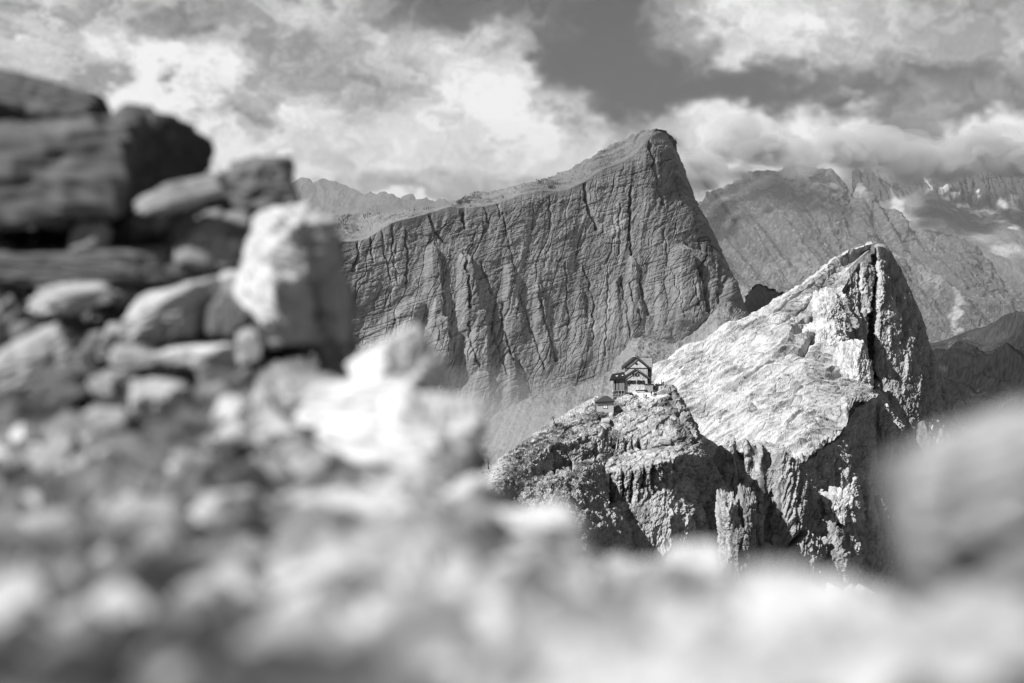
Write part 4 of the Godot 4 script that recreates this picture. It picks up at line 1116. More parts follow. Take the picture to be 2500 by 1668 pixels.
func rod(st: SurfaceTool, a: Vector3, b: Vector3, ra: float, rb: float, t := 1.0, sides := 6) -> void:
	var d := (b - a).normalized()
	var x := d.cross(Vector3(0.3, 0.1, 1.0).normalized()).normalized()
	var y := d.cross(x)
	for k in sides:
		var e0 := x * cos(TAU * k / sides) + y * sin(TAU * k / sides)
		var e1 := x * cos(TAU * (k + 1) / sides) + y * sin(TAU * (k + 1) / sides)
		for v in [a + e0 * ra, a + e1 * ra, b + e1 * rb, a + e0 * ra, b + e1 * rb, b + e0 * rb, a, a + e1 * ra, a + e0 * ra, b, b + e0 * rb, b + e1 * rb]:
			st.set_color(Color(t, t, t))
			st.add_vertex(v)


func tool() -> SurfaceTool:
	var st := SurfaceTool.new()
	st.begin(Mesh.PRIMITIVE_TRIANGLES)
	st.set_smooth_group(-1)
	return st


func done(called: String, st: SurfaceTool, parent: Node, material: Material = null) -> MeshInstance3D:
	st.generate_normals()
	return put(called, st.commit(), material if material else rock, parent)


func slab4(st: SurfaceTool, a: Vector3, b: Vector3, c: Vector3, d: Vector3, thick: float, t: float) -> void:
	var n := (b - a).cross(d - a).normalized() * thick
	var p := [a, b, c, d, a - n, b - n, c - n, d - n]
	for q in [[0, 1, 2, 3], [7, 6, 5, 4], [0, 4, 5, 1], [1, 5, 6, 2], [2, 6, 7, 3], [3, 7, 4, 0]]:
		for k in [0, 1, 2, 0, 2, 3]:
			st.set_color(Color(t, t, t))
			st.add_vertex(p[q[k]])


# upright boards side by side, each with its own weathering; top(x) is the height where they end
func boards(st: SurfaceTool, x0: float, x1: float, y0: float, top: Callable, z: float, wide: float, tone: float, spread: float, seed_: int) -> void:
	var r := RandomNumberGenerator.new()
	r.seed = seed_
	var x := x0
	while x < x1 - 0.02:
		var w := minf(wide * r.randf_range(0.8, 1.2), x1 - x)
		var t := maxf(0.015, tone + spread * r.randf_range(-1, 1))
		var y1: float = minf(top.call(x), top.call(x + w))
		if y1 > y0:
			box(st, Vector3(x + 0.012, y0, z - 0.06), Vector3(x + w - 0.012, y1, z + r.randf_range(-0.01, 0.02)), t)
		x += w


# a rubble wall: a raised net of stones filling the outline top(x)
func rubble(x0: float, x1: float, y0: float, top: Callable, z: float, nx: int, ny: int, tone: float, size := 0.34) -> ArrayMesh:
	var v := PackedVector3Array()
	var c := PackedColorArray()
	var f := PackedInt32Array()
	for j in ny + 1:
		for i in nx + 1:
			var x := lerpf(x0, x1, float(i) / nx)
			var y: float = lerpf(y0, top.call(x), float(j) / ny)
			var p := Vector3(x / size, y / (size * 0.62), 4.0 + x0)
			var joint := clampf(ce(p) * 4.0, 0, 1)
			v.append(Vector3(x, y, z + 0.10 * joint + 0.05 * cv(p)))
			var t: float = tone * (0.62 + 0.38 * joint) * (1.0 + 0.35 * cv(p) + 0.15 * fb(p * 2.0) + 0.25 * fb(Vector3(x / 2.0, y / 1.4, 1)))
			c.append(Color(t, t, t))
	for j in ny:
		for i in nx:
			var a := j * (nx + 1) + i
			f.append_array([a, a + nx + 1, a + 1, a + 1, a + nx + 1, a + nx + 2])
	return arrays_mesh(v, c, f)


func window(parent: Node, x0: float, x1: float, y0: float, y1: float, z: float, pane_tone: float, shutter_w: float) -> void:
	var st := tool()
	var e := 0.07
	for b in [[x0 - e, x0, y0 - e, y1 + e], [x1, x1 + e, y0 - e, y1 + e], [x0, x1, y0 - e, y0], [x0, x1, y1, y1 + e]]:
		box(st, Vector3(b[0], b[2], z), Vector3(b[1], b[3], z + 0.2), 0.05)
	box(st, Vector3((x0 + x1) / 2 - 0.025, y0, z + 0.06), Vector3((x0 + x1) / 2 + 0.025, y1, z + 0.17), 0.05)
	var w := done("window", st, parent)
	st = tool()
	box(st, Vector3(x0, y0, z + 0.02), Vector3(x1, y1, z + 0.12), pane_tone)
	done("pane", st, w)
	for s in [x0 - e - shutter_w, x1 + e]:
		st = tool()
		box(st, Vector3(s + 0.01, y0 - 0.1, z + 0.1), Vector3(s + shutter_w - 0.01, y1 + 0.1, z + 0.24), 0.035)
		box(st, Vector3(s + 0.06, y0 + 0.05, z + 0.24), Vector3(s + shutter_w - 0.06, y0 + 0.17, z + 0.27), 0.045)
		box(st, Vector3(s + 0.06, y1 - 0.17, z + 0.24), Vector3(s + shutter_w - 0.06, y1 - 0.05, z + 0.27), 0.045)
		done("shutter", st, parent)


func refuge() -> void:
	var h := base("mountain_refuge", at(1553, 957, 548), -0.06)
	tag(h, "stone and timber mountain refuge with two stacked gables on the spur", "mountain hut")
	# the lower stone wing
	var low_top := func(x): return 7.55 - absf(x) * 0.66
	put("stone_front", rubble(-3.95, 3.95, -3.0, low_top, 0.0, 150, 110, 0.58), rock, h)
	var st := tool()
	box(st, Vector3(-3.95, -3.0, -9.5), Vector3(3.95, 4.9, -0.12), 0.35)
	done("stone_core", st, h)
	st = tool()
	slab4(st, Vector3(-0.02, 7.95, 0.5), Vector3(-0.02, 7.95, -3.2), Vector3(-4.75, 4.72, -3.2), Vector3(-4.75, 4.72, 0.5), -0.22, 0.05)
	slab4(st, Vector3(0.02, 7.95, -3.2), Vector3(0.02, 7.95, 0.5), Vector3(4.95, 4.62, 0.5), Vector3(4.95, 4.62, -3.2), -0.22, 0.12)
	var lr := done("lower_roof", st, h)
	st = tool()
	slab4(st, Vector3(0, 7.98, 0.58), Vector3(0, 7.55, 0.58), Vector3(-4.8, 4.28, 0.58), Vector3(-4.8, 4.70, 0.58), 0.09, 0.03)
	slab4(st, Vector3(0, 7.55, 0.58), Vector3(0, 7.98, 0.58), Vector3(5.0, 4.62, 0.58), Vector3(5.0, 4.20, 0.58), 0.09, 0.03)
	done("bargeboard", st, lr)
	for k in 4:                                            # boards and snow rails on the slope
		st = tool()
		var a := 0.25 + k * 0.42
		box(st, Vector3(a, 7.98 - a * 0.675, 0.2 - k * 0.1), Vector3(a + 0.08, 8.1 - a * 0.675, 0.9), 0.6)
		done("roof_batten", st, lr)
	window(h, -0.78, -0.34, 5.75, 6.45, 0.08, 0.75, 0.5)
	window(h, 0.0, 0.44, 5.75, 6.45, 0.08, 0.75, 0.5)
	window(h, -1.95, -1.28, 2.95, 4.0, 0.08, 0.012, 0.95)
	window(h, 1.2, 1.87, 2.95, 4.0, 0.08, 0.012, 0.95)
	# the timber house behind it
	st = tool()
	boards(st, -3.95, 4.05, 4.0, func(x): return 8.15, -2.6, 0.24, 0.46, 0.12, 3)
	done("timber_wall", st, h)
	st = tool()
	boards(st, -3.9, 4.0, 8.3, func(x): return 11.75 - absf(x - 0.05) * 0.86, -2.5, 0.26, 0.54, 0.10, 5)
	var gb := done("gable_boards", st, h)
	st = tool()
	box(st, Vector3(-4.05, 8.14, -2.7), Vector3(4.15, 8.32, -2.38), 0.05)
	done("floor_beam", st, h)
	st = tool()
	for v in [Vector3(0.02, 10.15, -2.36), Vector3(0.6, 9.8, -2.36), Vector3(0.02, 9.45, -2.36), Vector3(0.02, 10.15, -2.36), Vector3(0.02, 9.45, -2.36), Vector3(-0.56, 9.8, -2.36)]:
		st.set_color(Color(0.03, 0.03, 0.03))
		st.add_vertex(v)
	rod(st, Vector3(-0.6, 9.8, -2.33), Vector3(0.02, 10.2, -2.33), 0.05, 0.05, 0.1)
	rod(st, Vector3(0.02, 10.2, -2.33), Vector3(0.64, 9.8, -2.33), 0.05, 0.05, 0.1)
	rod(st, Vector3(0.64, 9.8, -2.33), Vector3(0.02, 9.4, -2.33), 0.05, 0.05, 0.1)
	rod(st, Vector3(0.02, 9.4, -2.33), Vector3(-0.6, 9.8, -2.33), 0.05, 0.05, 0.1)
	done("diamond_window", st, gb)
	st = tool()
	box(st, Vector3(-3.95, 4.5, -10.5), Vector3(4.05, 8.15, -2.72), 0.2)
	boards(st, -3.9, 4.0, 8.15, func(x): return 11.6 - absf(x - 0.05) * 0.86, -10.4, 0.4, 0.2, 0.05, 9)
	done("house_body", st, h)
	st = tool()
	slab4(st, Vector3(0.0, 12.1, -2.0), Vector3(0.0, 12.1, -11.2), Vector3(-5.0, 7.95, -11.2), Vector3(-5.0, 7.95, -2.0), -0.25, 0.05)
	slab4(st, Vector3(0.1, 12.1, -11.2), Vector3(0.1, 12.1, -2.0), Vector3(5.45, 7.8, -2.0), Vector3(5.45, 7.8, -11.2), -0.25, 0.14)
	var ur := done("upper_roof", st, h)
	st = tool()
	slab4(st, Vector3(0.05, 12.14, -1.94), Vector3(0.05, 11.62, -1.94), Vector3(-5.05, 7.42, -1.94), Vector3(-5.05, 7.92, -1.94), 0.1, 0.025)
	slab4(st, Vector3(0.05, 11.62, -1.94), Vector3(0.05, 12.14, -1.94), Vector3(5.5, 7.78, -1.94), Vector3(5.5, 7.28, -1.94), 0.1, 0.025)
	done("bargeboard", st, ur)
	st = tool()
	slab4(st, Vector3(0.3, 12.2, -1.92), Vector3(0.55, 12.0, -1.92), Vector3(5.55, 7.95, -1.92), Vector3(5.3, 8.15, -1.92), 0.12, 0.62)
	done("verge_flashing", st, ur)
	# cross roof to the right, its tiled slope lit
	st = tool()
	for k in 12:
		var a := k / 12.0
		var b := (k + 1) / 12.0
		slab4(st, Vector3(5.75, lerpf(11.65, 8.6, a), lerpf(-6.4, -2.6, a)), Vector3(0.4, lerpf(11.65, 8.6, a), lerpf(-6.4, -2.6, a)), Vector3(0.4, lerpf(11.65, 8.6, b) + 0.04, lerpf(-6.4, -2.6, b)), Vector3(5.75, lerpf(11.65, 8.6, b) + 0.04, lerpf(-6.4, -2.6, b)), 0.1, 0.2 + 0.03 * (k % 3))
	slab4(st, Vector3(0.4, 11.62, -6.45), Vector3(5.75, 11.62, -6.45), Vector3(5.75, 8.4, -10.6), Vector3(0.4, 8.4, -10.6), 0.2, 0.2)
	done("cross_roof", st, h)
	st = tool()
	rod(st, Vector3(0.4, 11.72, -6.4), Vector3(5.8, 11.72, -6.4), 0.09, 0.09, 0.05)
	rod(st, Vector3(5.78, 11.68, -6.4), Vector3(5.78, 8.5, -2.55), 0.1, 0.1, 0.05)
	done("ridge_cap", st, h)
	st = tool()
	box(st, Vector3(3.9, -2.0, -10.2), Vector3(5.4, 8.3, -3.4), 0.16)
	done("side_wall", st, h)
	for c in [[-0.75, 0.75, 12.5, -3.4, 0.16], [3.85, 0.3, 12.1, -6.5, 0.05]]:
		st = tool()
		box(st, Vector3(c[0] - c[1] / 2, 10.5, c[3] - 0.35), Vector3(c[0] + c[1] / 2, c[2] - 0.25, c[3] + 0.35), c[4] * 0.4)
		var ch := done("chimney", st, h)
		st = tool()
		box(st, Vector3(c[0] - c[1] * 0.62, c[2] - 0.24, c[3] - 0.42), Vector3(c[0] + c[1] * 0.62, c[2] - 0.08, c[3] + 0.42), 0.7 if c[1] > 0.5 else 0.05)
		done("chimney_cap", st, ch)
	st = tool()
	rod(st, Vector3(0.05, 12.0, -3.0), Vector3(0.05, 15.4, -3.0), 0.045, 0.03, 0.3)
	rod(st, Vector3(-0.25, 14.6, -3.0), Vector3(0.35, 14.6, -3.0), 0.02, 0.02, 0.3)
	done("aerial", st, h)
	# dark wooden balcony on the right side
	st = tool()
	box(st, Vector3(4.12, 5.7, -6.5), Vector3(5.5, 5.95, -1.4), 0.03)
	for k in 9:
		box(st, Vector3(5.4, 5.96, -1.5 - k * 0.6), Vector3(5.5, 7.0, -1.36 - k * 0.6), 0.04)
	box(st, Vector3(4.2, 6.0, -1.94), Vector3(5.5, 6.9, -1.36), 0.03)
	box(st, Vector3(5.36, 7.0, -6.5), Vector3(5.56, 7.12, -1.34), 0.04)
	rod(st, Vector3(5.3, 5.7, -1.5), Vector3(4.1, 4.3, -1.5), 0.1, 0.1, 0.03)
	done("balcony", st, h)
	# left annexe: dark lean-to roof over weathered boards and open posts
	st = tool()
	slab4(st, Vector3(-4.05, 6.55, -4.0), Vector3(-8.4, 5.75, -4.0), Vector3(-9.2, 4.35, 1.7), Vector3(-4.05, 4.75, 1.7), -0.2, 0.022)
	var ar := done("annexe_roof", st, h)
	st = tool()
	slab4(st, Vector3(-4.02, 4.78, 1.78), Vector3(-9.28, 4.36, 1.78), Vector3(-9.28, 4.0, 1.78), Vector3(-4.02, 4.45, 1.78), 0.1, 0.02)
	slab4(st, Vector3(-8.45, 5.78, -4.0), Vector3(-9.3, 4.36, 1.75), Vector3(-9.3, 3.95, 1.75), Vector3(-8.45, 5.4, -4.0), 0.1, 0.02)
	done("fascia", st, ar)
	for q in [[-7.2, -6.5, 0.42], [-5.1, -4.6, 0.3]]:
		st = tool()
		slab4(st, Vector3(q[0], lerpf(5.6, 6.3, 0.4) - 0.25 + (q[0] + 7) * 0.11, -0.9), Vector3(q[0] + 0.1, lerpf(5.6, 6.3, 0.4) - 0.36 + (q[0] + 7) * 0.11, -0.3), Vector3(q[1] + 0.1, lerpf(5.6, 6.3, 0.4) - 0.30 + (q[0] + 7) * 0.11, -0.3), Vector3(q[1], lerpf(5.6, 6.3, 0.4) - 0.18 + (q[0] + 7) * 0.11, -0.9), 0.06, 0.7)
		done("roof_window", st, ar)  # pale grey of the pane paints a white reflection on the glass
	st = tool()
	boards(st, -8.05, -4.02, 0.6, func(x): return 4.55 + (x + 4.0) * 0.09, 1.0, 0.22, 0.15, 0.13, 21)
	done("annexe_boards", st, h)
	st = tool()
	box(st, Vector3(-8.0, -3.4, -6.0), Vector3(-4.0, 4.2, 0.4), 0.06)
	done("annexe_core", st, h)
	for x in [-8.0, -7.1, -6.3, -5.2, -4.2]:
		st = tool()
		box(st, Vector3(x - 0.09, -3.4, 0.95), Vector3(x + 0.09, 0.62, 1.12), 0.3 if x > -7 else 0.12)
		done("post", st, h)
	for y in [-0.8, -1.7, 0.4]:
		st = tool()
		rod(st, Vector3(-8.1, y, 1.16), Vector3(-4.1, y + 0.15, 1.16), 0.06, 0.06, 0.36)
		done("rail", st, h)
	for k in 4:
		st = tool()
		rod(st, Vector3(-7.6 + k * 0.9, -2.0, 1.1), Vector3(-6.9 + k * 0.9, -0.4, 1.1), 0.045, 0.045, 0.42)
		done("brace", st, h)
	# rounded stone porch on the right with a dark coping
	put("porch_wall", rubble(2.9, 5.85, -1.6, func(x): return 2.75 - 0.05 * absf(x - 4.2), 1.6, 60, 50, 0.34, 0.3), rock, h)
	st = tool()
	box(st, Vector3(2.9, -1.6, 0.0), Vector3(5.85, 2.6, 1.58), 0.28)
	box(st, Vector3(2.75, 2.72, -0.2), Vector3(6.0, 2.9, 1.85), 0.04)
	done("porch_coping", st, h)


func shed() -> void:
	var h := base("shed", at(1478, 1005, 532.5))
	h.scale = Vector3.ONE * 0.9
	tag(h, "low grey shed with a hipped dark roof below the refuge", "shed")
	var st := tool()
	box(st, Vector3(-3.15, -3.0, -5.0), Vector3(3.1, 3.9, 0.0), 0.40)
	done("wall", st, h)
	st = tool()
	boards(st, -4.0, -3.3, -2.0, func(x): return 3.5, -0.4, 0.2, 0.12, 0.05, 4)
	done("side_boards", st, h)
	st = tool()
	var e := [Vector3(-4.15, 3.75, 0.75), Vector3(3.45, 4.1, 0.7), Vector3(3.45, 4.0, -5.6), Vector3(-4.15, 3.7, -5.6)]
	var r0 := Vector3(-0.4, 5.7, -2.6)
	var r1 := Vector3(1.0, 5.8, -2.6)
	for q in [[e[0], e[1], r1, 0.05], [e[0], r1, r0, 0.05], [e[1], e[2], r1, 0.22], [e[2], e[3], r0, 0.12], [e[2], r0, r1, 0.12], [e[3], e[0], r0, 0.11], [e[0], e[2], e[1], 0.05], [e[0], e[3], e[2], 0.05]]:  # right facet paler, its lit look put into the colour
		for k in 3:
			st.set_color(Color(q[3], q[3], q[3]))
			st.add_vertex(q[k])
	var rf := done("roof", st, h)
	st = tool()
	slab4(st, e[0] + Vector3(0, 0.04, 0.06), e[1] + Vector3(0, 0.04, 0.06), e[1] + Vector3(0, -0.34, 0.06), e[0] + Vector3(0, -0.34, 0.06), 0.1, 0.025)
	done("fascia", st, rf)
	st = tool()
	for b in [[-0.95, -0.82, 1.2, 2.4], [0.68, 0.81, 1.2, 2.4], [-0.82, 0.68, 1.2, 1.32], [-0.95, 0.81, 2.3, 2.45]]:
		box(st, Vector3(b[0], b[2], 0.0), Vector3(b[1], b[3], 0.12), 0.04)
	var w := done("window", st, h)
	st = tool()
	box(st, Vector3(-0.81, 1.33, 0.01), Vector3(0.67, 2.29, 0.07), 0.72)
	box(st, Vector3(-0.3, 1.7, 0.07), Vector3(0.25, 1.95, 0.09), 0.22)
	done("pane", st, w)


# People: bones with a radius at each end, joined by a smooth minimum and meshed as surface nets.
const POSES := [
	# from, to, radius, radius, tone slot (0 trousers, 1 jacket, 2 skin, 3 pack, 4 hair)
	[[0.09, 0.06, 0.0, 0.10, 0.48, 0.02, 0.055, 0.07, 0], [0.10, 0.48, 0.02, 0.09, 0.92, 0.0, 0.07, 0.10, 0], [-0.09, 0.06, 0.0, -0.10, 0.48, 0.02, 0.055, 0.07, 0], [-0.10, 0.48, 0.02, -0.09, 0.92, 0.0, 0.07, 0.10, 0], [0.1, 0.04, 0.0, 0.11, 0.04, 0.14, 0.05, 0.04, 0], [-0.1, 0.04, 0.0, -0.11, 0.04, 0.14, 0.05, 0.04, 0], [0.0, 0.95, 0.0, 0.0, 1.38, 0.0, 0.16, 0.17, 1], [0.0, 1.42, 0.0, 0.0, 1.52, 0.01, 0.07, 0.06, 2], [0.0, 1.60, 0.02, 0.0, 1.68, 0.02, 0.10, 0.105, 2], [0.0, 1.68, -0.01, 0.0, 1.70, -0.02, 0.105, 0.10, 4], [0.2, 1.40, 0.0, 0.27, 1.10, 0.0, 0.065, 0.05, 1], [0.27, 1.10, 0.0, 0.22, 0.88, 0.12, 0.05, 0.04, 1], [-0.2, 1.40, 0.0, -0.27, 1.10, 0.0, 0.065, 0.05, 1], [-0.27, 1.10, 0.0, -0.24, 0.86, 0.08, 0.05, 0.04, 1], [0.22, 0.86, 0.13, 0.22, 0.79, 0.15, 0.04, 0.03, 2], [-0.24, 0.84, 0.09, -0.24, 0.77, 0.11, 0.04, 0.03, 2]],
	[[0.09, 0.06, -0.26, 0.10, 0.50, -0.10, 0.055, 0.07, 0], [0.10, 0.50, -0.10, 0.09, 0.92, 0.0, 0.07, 0.10, 0], [-0.09, 0.06, 0.26, -0.10, 0.50, 0.20, 0.055, 0.07, 0], [-0.10, 0.50, 0.20, -0.09, 0.92, 0.0, 0.07, 0.10, 0], [0.1, 0.06, -0.26, 0.11, 0.04, -0.12, 0.05, 0.04, 0], [-0.1, 0.05, 0.26, -0.11, 0.06, 0.40, 0.05, 0.04, 0], [0.0, 0.95, 0.0, 0.0, 1.38, 0.07, 0.16, 0.17, 1], [0.0, 1.42, 0.08, 0.0, 1.52, 0.10, 0.07, 0.06, 2], [0.0, 1.59, 0.12, 0.0, 1.67, 0.12, 0.10, 0.105, 2], [0.0, 1.67, 0.09, 0.0, 1.69, 0.08, 0.105, 0.10, 4], [0.2, 1.38, 0.07, 0.27, 1.10, 0.16, 0.065, 0.05, 1], [0.27, 1.10, 0.16, 0.22, 0.98, 0.38, 0.05, 0.04, 1], [-0.2, 1.38, 0.07, -0.27, 1.10, -0.06, 0.065, 0.05, 1], [-0.27, 1.10, -0.06, -0.24, 0.90, 0.06, 0.05, 0.04, 1], [0.0, 1.02, -0.18, 0.0, 1.36, -0.14, 0.14, 0.13, 3], [0.22, 0.97, 0.39, 0.21, 0.94, 0.46, 0.04, 0.03, 2]],
	[[0.10, 0.06, 0.42, 0.11, 0.46, 0.40, 0.055, 0.07, 0], [0.11, 0.46, 0.40, 0.09, 0.46, 0.0, 0.075, 0.10, 0], [-0.12, 0.06, 0.36, -0.13, 0.46, 0.38, 0.055, 0.07, 0], [-0.13, 0.46, 0.38, -0.09, 0.46, 0.0, 0.075, 0.10, 0], [0.1, 0.04, 0.42, 0.11, 0.04, 0.55, 0.05, 0.04, 0], [-0.12, 0.04, 0.36, -0.13, 0.04, 0.50, 0.05, 0.04, 0], [0.0, 0.50, 0.0, 0.0, 0.93, 0.05, 0.16, 0.17, 1], [0.0, 0.97, 0.06, 0.0, 1.06, 0.08, 0.07, 0.06, 2], [0.0, 1.14, 0.10, 0.0, 1.22, 0.10, 0.10, 0.105, 2], [0.0, 1.22, 0.07, 0.0, 1.24, 0.06, 0.105, 0.10, 4], [0.2, 0.92, 0.05, 0.26, 0.66, 0.12, 0.065, 0.05, 1], [0.26, 0.66, 0.12, 0.16, 0.60, 0.34, 0.05, 0.04, 1], [-0.2, 0.92, 0.05, -0.26, 0.66, 0.12, 0.065, 0.05, 1], [-0.26, 0.66, 0.12, -0.14, 0.60, 0.34, 0.05, 0.04, 1], [0.15, 0.60, 0.36, 0.12, 0.59, 0.42, 0.04, 0.03, 2], [-0.13, 0.60, 0.36, -0.10, 0.59, 0.42, 0.04, 0.03, 2]],
]
var bodies := []


func body_net(pose: int) -> Array:
	var cell := 0.036
	var lo := Vector3(-0.42, -0.03, -0.5)
	var n := Vector3i(24, 52, 31)
	var field := PackedFloat32Array()
	var slot := PackedInt32Array()
	field.resize(n.x * n.y * n.z)
	slot.resize(n.x * n.y * n.z)
	for k in n.z:
		for j in n.y:
			for i in n.x:
				var p := lo + Vector3(i, j, k) * cell
				var sum := 0.0
				var best := 9.0
				var which := 0
				for b in POSES[pose]:
					var a := Vector3(b[0], b[1], b[2])
					var ab := Vector3(b[3], b[4], b[5]) - a
					var t := clampf((p - a).dot(ab) / ab.length_squared(), 0, 1)
					var d := (p - a - ab * t).length() - lerpf(b[6], b[7], t)
					if d < 0.25:
						sum += exp(-d * 40.0)
					if d < best:
						best = d
						which = b[8]
				var at_ := (k * n.y + j) * n.x + i
				field[at_] = -log(maxf(sum, 1e-9)) / 40.0
				slot[at_] = which
	var id := {}
	var v := PackedVector3Array()
	var s := PackedInt32Array()
	var corner := [0, 1, n.x, n.x + 1, n.x * n.y, n.x * n.y + 1, n.x * n.y + n.x, n.x * n.y + n.x + 1]
	var edges := [[0, 1], [2, 3], [4, 5], [6, 7], [0, 2], [1, 3], [4, 6], [5, 7], [0, 4], [1, 5], [2, 6], [3, 7]]
	for k in n.z - 1:
		for j in n.y - 1:
			for i in n.x - 1:
				var a := (k * n.y + j) * n.x + i
				var mean := Vector3.ZERO
				var count := 0
				for e in edges:
					var f0: float = field[a + corner[e[0]]]
					var f1_: float = field[a + corner[e[1]]]
					if (f0 < 0) != (f1_ < 0):
						var t := f0 / (f0 - f1_)
						var c0 := Vector3(e[0] & 1, (e[0] >> 1) & 1, e[0] >> 2)
						var c1 := Vector3(e[1] & 1, (e[1] >> 1) & 1, e[1] >> 2)
						mean += c0.lerp(c1, t)
						count += 1
				if count:
					id[a] = v.size()
					v.append(lo + (Vector3(i, j, k) + mean / count) * cell)
					s.append(slot[a])
	var faces := PackedInt32Array()
	for k in range(1, n.z - 1):
		for j in range(1, n.y - 1):
			for i in range(1, n.x - 1):
				var a := (k * n.y + j) * n.x + i
				for ax in 3:
					var step: int = [1, n.x, n.x * n.y][ax]
					if (field[a] < 0) == (field[a + step] < 0):
						continue
					var u: int = [n.x, n.x * n.y, 1][ax]
					var w: int = [n.x * n.y, 1, n.x][ax]
					var q := [id[a - u - w], id[a - w], id[a], id[a - u]]
					if field[a] < 0:
						faces.append_array([q[0], q[2], q[1], q[0], q[3], q[2]])
					else:
						faces.append_array([q[0], q[1], q[2], q[0], q[2], q[3]])
	return [v, s, faces]


func person(px: float, py: float, d: float, pose: int, turn: float, tones: Array, label: String, group := "") -> void:
	while bodies.size() <= pose:
		bodies.append(body_net(bodies.size()))
	var b: Array = bodies[pose]
	var c := PackedColorArray()
	for s in b[1]:
		var t: float = [tones[0], tones[1], 0.32, tones[2], 0.05][s]
		c.append(Color(t, t, t))
	var o := put("person", arrays_mesh(b[0], c, b[2]), rock)
	o.position = at(px, py, d)
	o.rotation.y = turn
	tag(o, label, "person", group)


func around_refuge() -> void:
	# stone retaining wall of the terrace
	var h := base("terrace_wall", at(1614, 962, 545))
	tag(h, "sloping rubble wall holding up the terrace right of the refuge", "wall")
	put("stone_face", rubble(-2.6, 2.5, -1.6, func(x): return 0.1 + (x + 2.6) * 0.42 if x < 1.2 else 1.7 - (x - 1.2) * 0.75, 0.0, 90, 50, 0.34, 0.4), rock, h)
	var st := tool()
	boards(st, -2.6, 2.5, -2.2, func(x): return 0.0 + (x + 2.6) * 0.42 if x < 1.2 else 1.6 - (x - 1.2) * 0.75, -0.1, 0.3, 0.28, 0.05, 8)
	done("wall_core", st, h)
	# what stands on the terrace
	st = tool()
	rod(st, Vector3(0, 0, 0), Vector3(0, 2.9, 0), 0.05, 0.04, 0.2)
	var um := base("parasol", at(1615, 948, 549))
	tag(um, "tall folded dark parasol at the right end of the terrace", "parasol")
	done("pole", st, um)
	st = tool()
	rod(st, Vector3(0, 0.9, 0), Vector3(0.02, 2.2, 0), 0.24, 0.16, 0.03, 8)
	rod(st, Vector3(0.02, 2.2, 0), Vector3(0, 3.2, 0), 0.16, 0.02, 0.03, 8)
	done("folded_canopy", st, um)
	for k in 3:
		var t := base("terrace_table", at([1590, 1597, 1607][k], [946, 949, 946][k], [550, 549, 551][k]))
		tag(t, ["white terrace table nearest the refuge porch", "dark terrace table between the white one and the parasol", "dark terrace table beside the folded parasol"][k], "table")
		st = tool()
		box(st, Vector3(-0.8, 0.72, -0.4), Vector3(0.8, 0.78, 0.4), 0.7 if k == 0 else 0.06)
		done("table_top", st, t)
		for x in [-0.7, 0.7]:
			st = tool()
			box(st, Vector3(x - 0.05, 0, -0.3), Vector3(x + 0.05, 0.72, 0.3), 0.5 if k == 0 else 0.05)
			done("leg", st, t)
	st = tool()
	for x in [0.0, 1.5]:
		rod(st, Vector3(x, 0, 0), Vector3(x, 2.2, 0), 0.05, 0.05, 0.75)
		rod(st, Vector3(x, 2.2, 0), Vector3(x + 0.9, 1.9, 0.6), 0.05, 0.05, 0.75)
	rod(st, Vector3(0, 2.2, 0), Vector3(1.5, 2.2, 0), 0.05, 0.05, 0.75)
	rod(st, Vector3(0, 1.2, 0), Vector3(1.5, 1.2, 0), 0.05, 0.05, 0.75)
	rod(st, Vector3(0, 2.2, 0), Vector3(1.5, 1.2, 0), 0.04, 0.04, 0.75)
	var fr := done("pergola_frame", st, self)
	fr.position = at(1584, 943, 549.5)
	tag(fr, "small white pergola frame on the terrace beside the porch", "pergola")
	st = tool()
	box(st, Vector3(-2.0, 0.0, -0.15), Vector3(2.0, 0.45, 0.15), 0.03)
	var lo := done("log_bench", st, self)
	lo.position = at(1566, 955.5, 546.0)
	lo.rotation.z = 0.03
	tag(lo, "long dark log bench along the foot of the stone front", "bench")
	st = tool()
	for k in 9:
		rod(st, Vector3(-1.2, 0.14 + 0.22 * (k / 5), -0.5 + 0.24 * (k % 5)), Vector3(1.2, 0.14 + 0.22 * (k / 5), -0.5 + 0.24 * (k % 5)), 0.12, 0.11, 0.04)
	var wp := done("woodpile", st, self)
	wp.position = at(1535, 962, 545.5)
	tag(wp, "dark woodpile at the left corner of the stone front", "woodpile")
	for k in 2:
		var t := base("picnic_table", at([1549, 1541][k], [968, 973][k], [543.5, 542.5][k]), 0.3)
		tag(t, ["picnic table with benches on the bright terrace, the upper one", "picnic table lower down the bright terrace"][k], "table")
		st = tool()
		box(st, Vector3(-0.9, 0.7, -0.35), Vector3(0.9, 0.76, 0.35), 0.2)
		done("table_top", st, t)
		for z in [-0.75, 0.75]:
			st = tool()
			box(st, Vector3(-0.9, 0.4, z - 0.14), Vector3(0.9, 0.46, z + 0.14), 0.2)
			done("bench", st, t)
		for x in [-0.7, 0.7]:
			st = tool()
			rod(st, Vector3(x, 0, -0.7), Vector3(x, 0.72, -0.2), 0.05, 0.05, 0.16)
			rod(st, Vector3(x, 0, 0.7), Vector3(x, 0.72, 0.2), 0.05, 0.05, 0.16)
			rod(st, Vector3(x, 0.4, -0.75), Vector3(x, 0.4, 0.75), 0.04, 0.04, 0.16)
			done("leg", st, t)
	# handrail of the steps between shed and refuge
	var rail := base("step_railing", at(1501, 986, 540))
	tag(rail, "pale double handrail slanting up from the shed to the refuge", "railing")
	for y in [0.55, 1.0]:
		st = tool()
		rod(st, Vector3(0, y, 0), Vector3(4.2, y + 2.1, -1.5), 0.075, 0.075, 0.62)
		done("rail", st, rail)
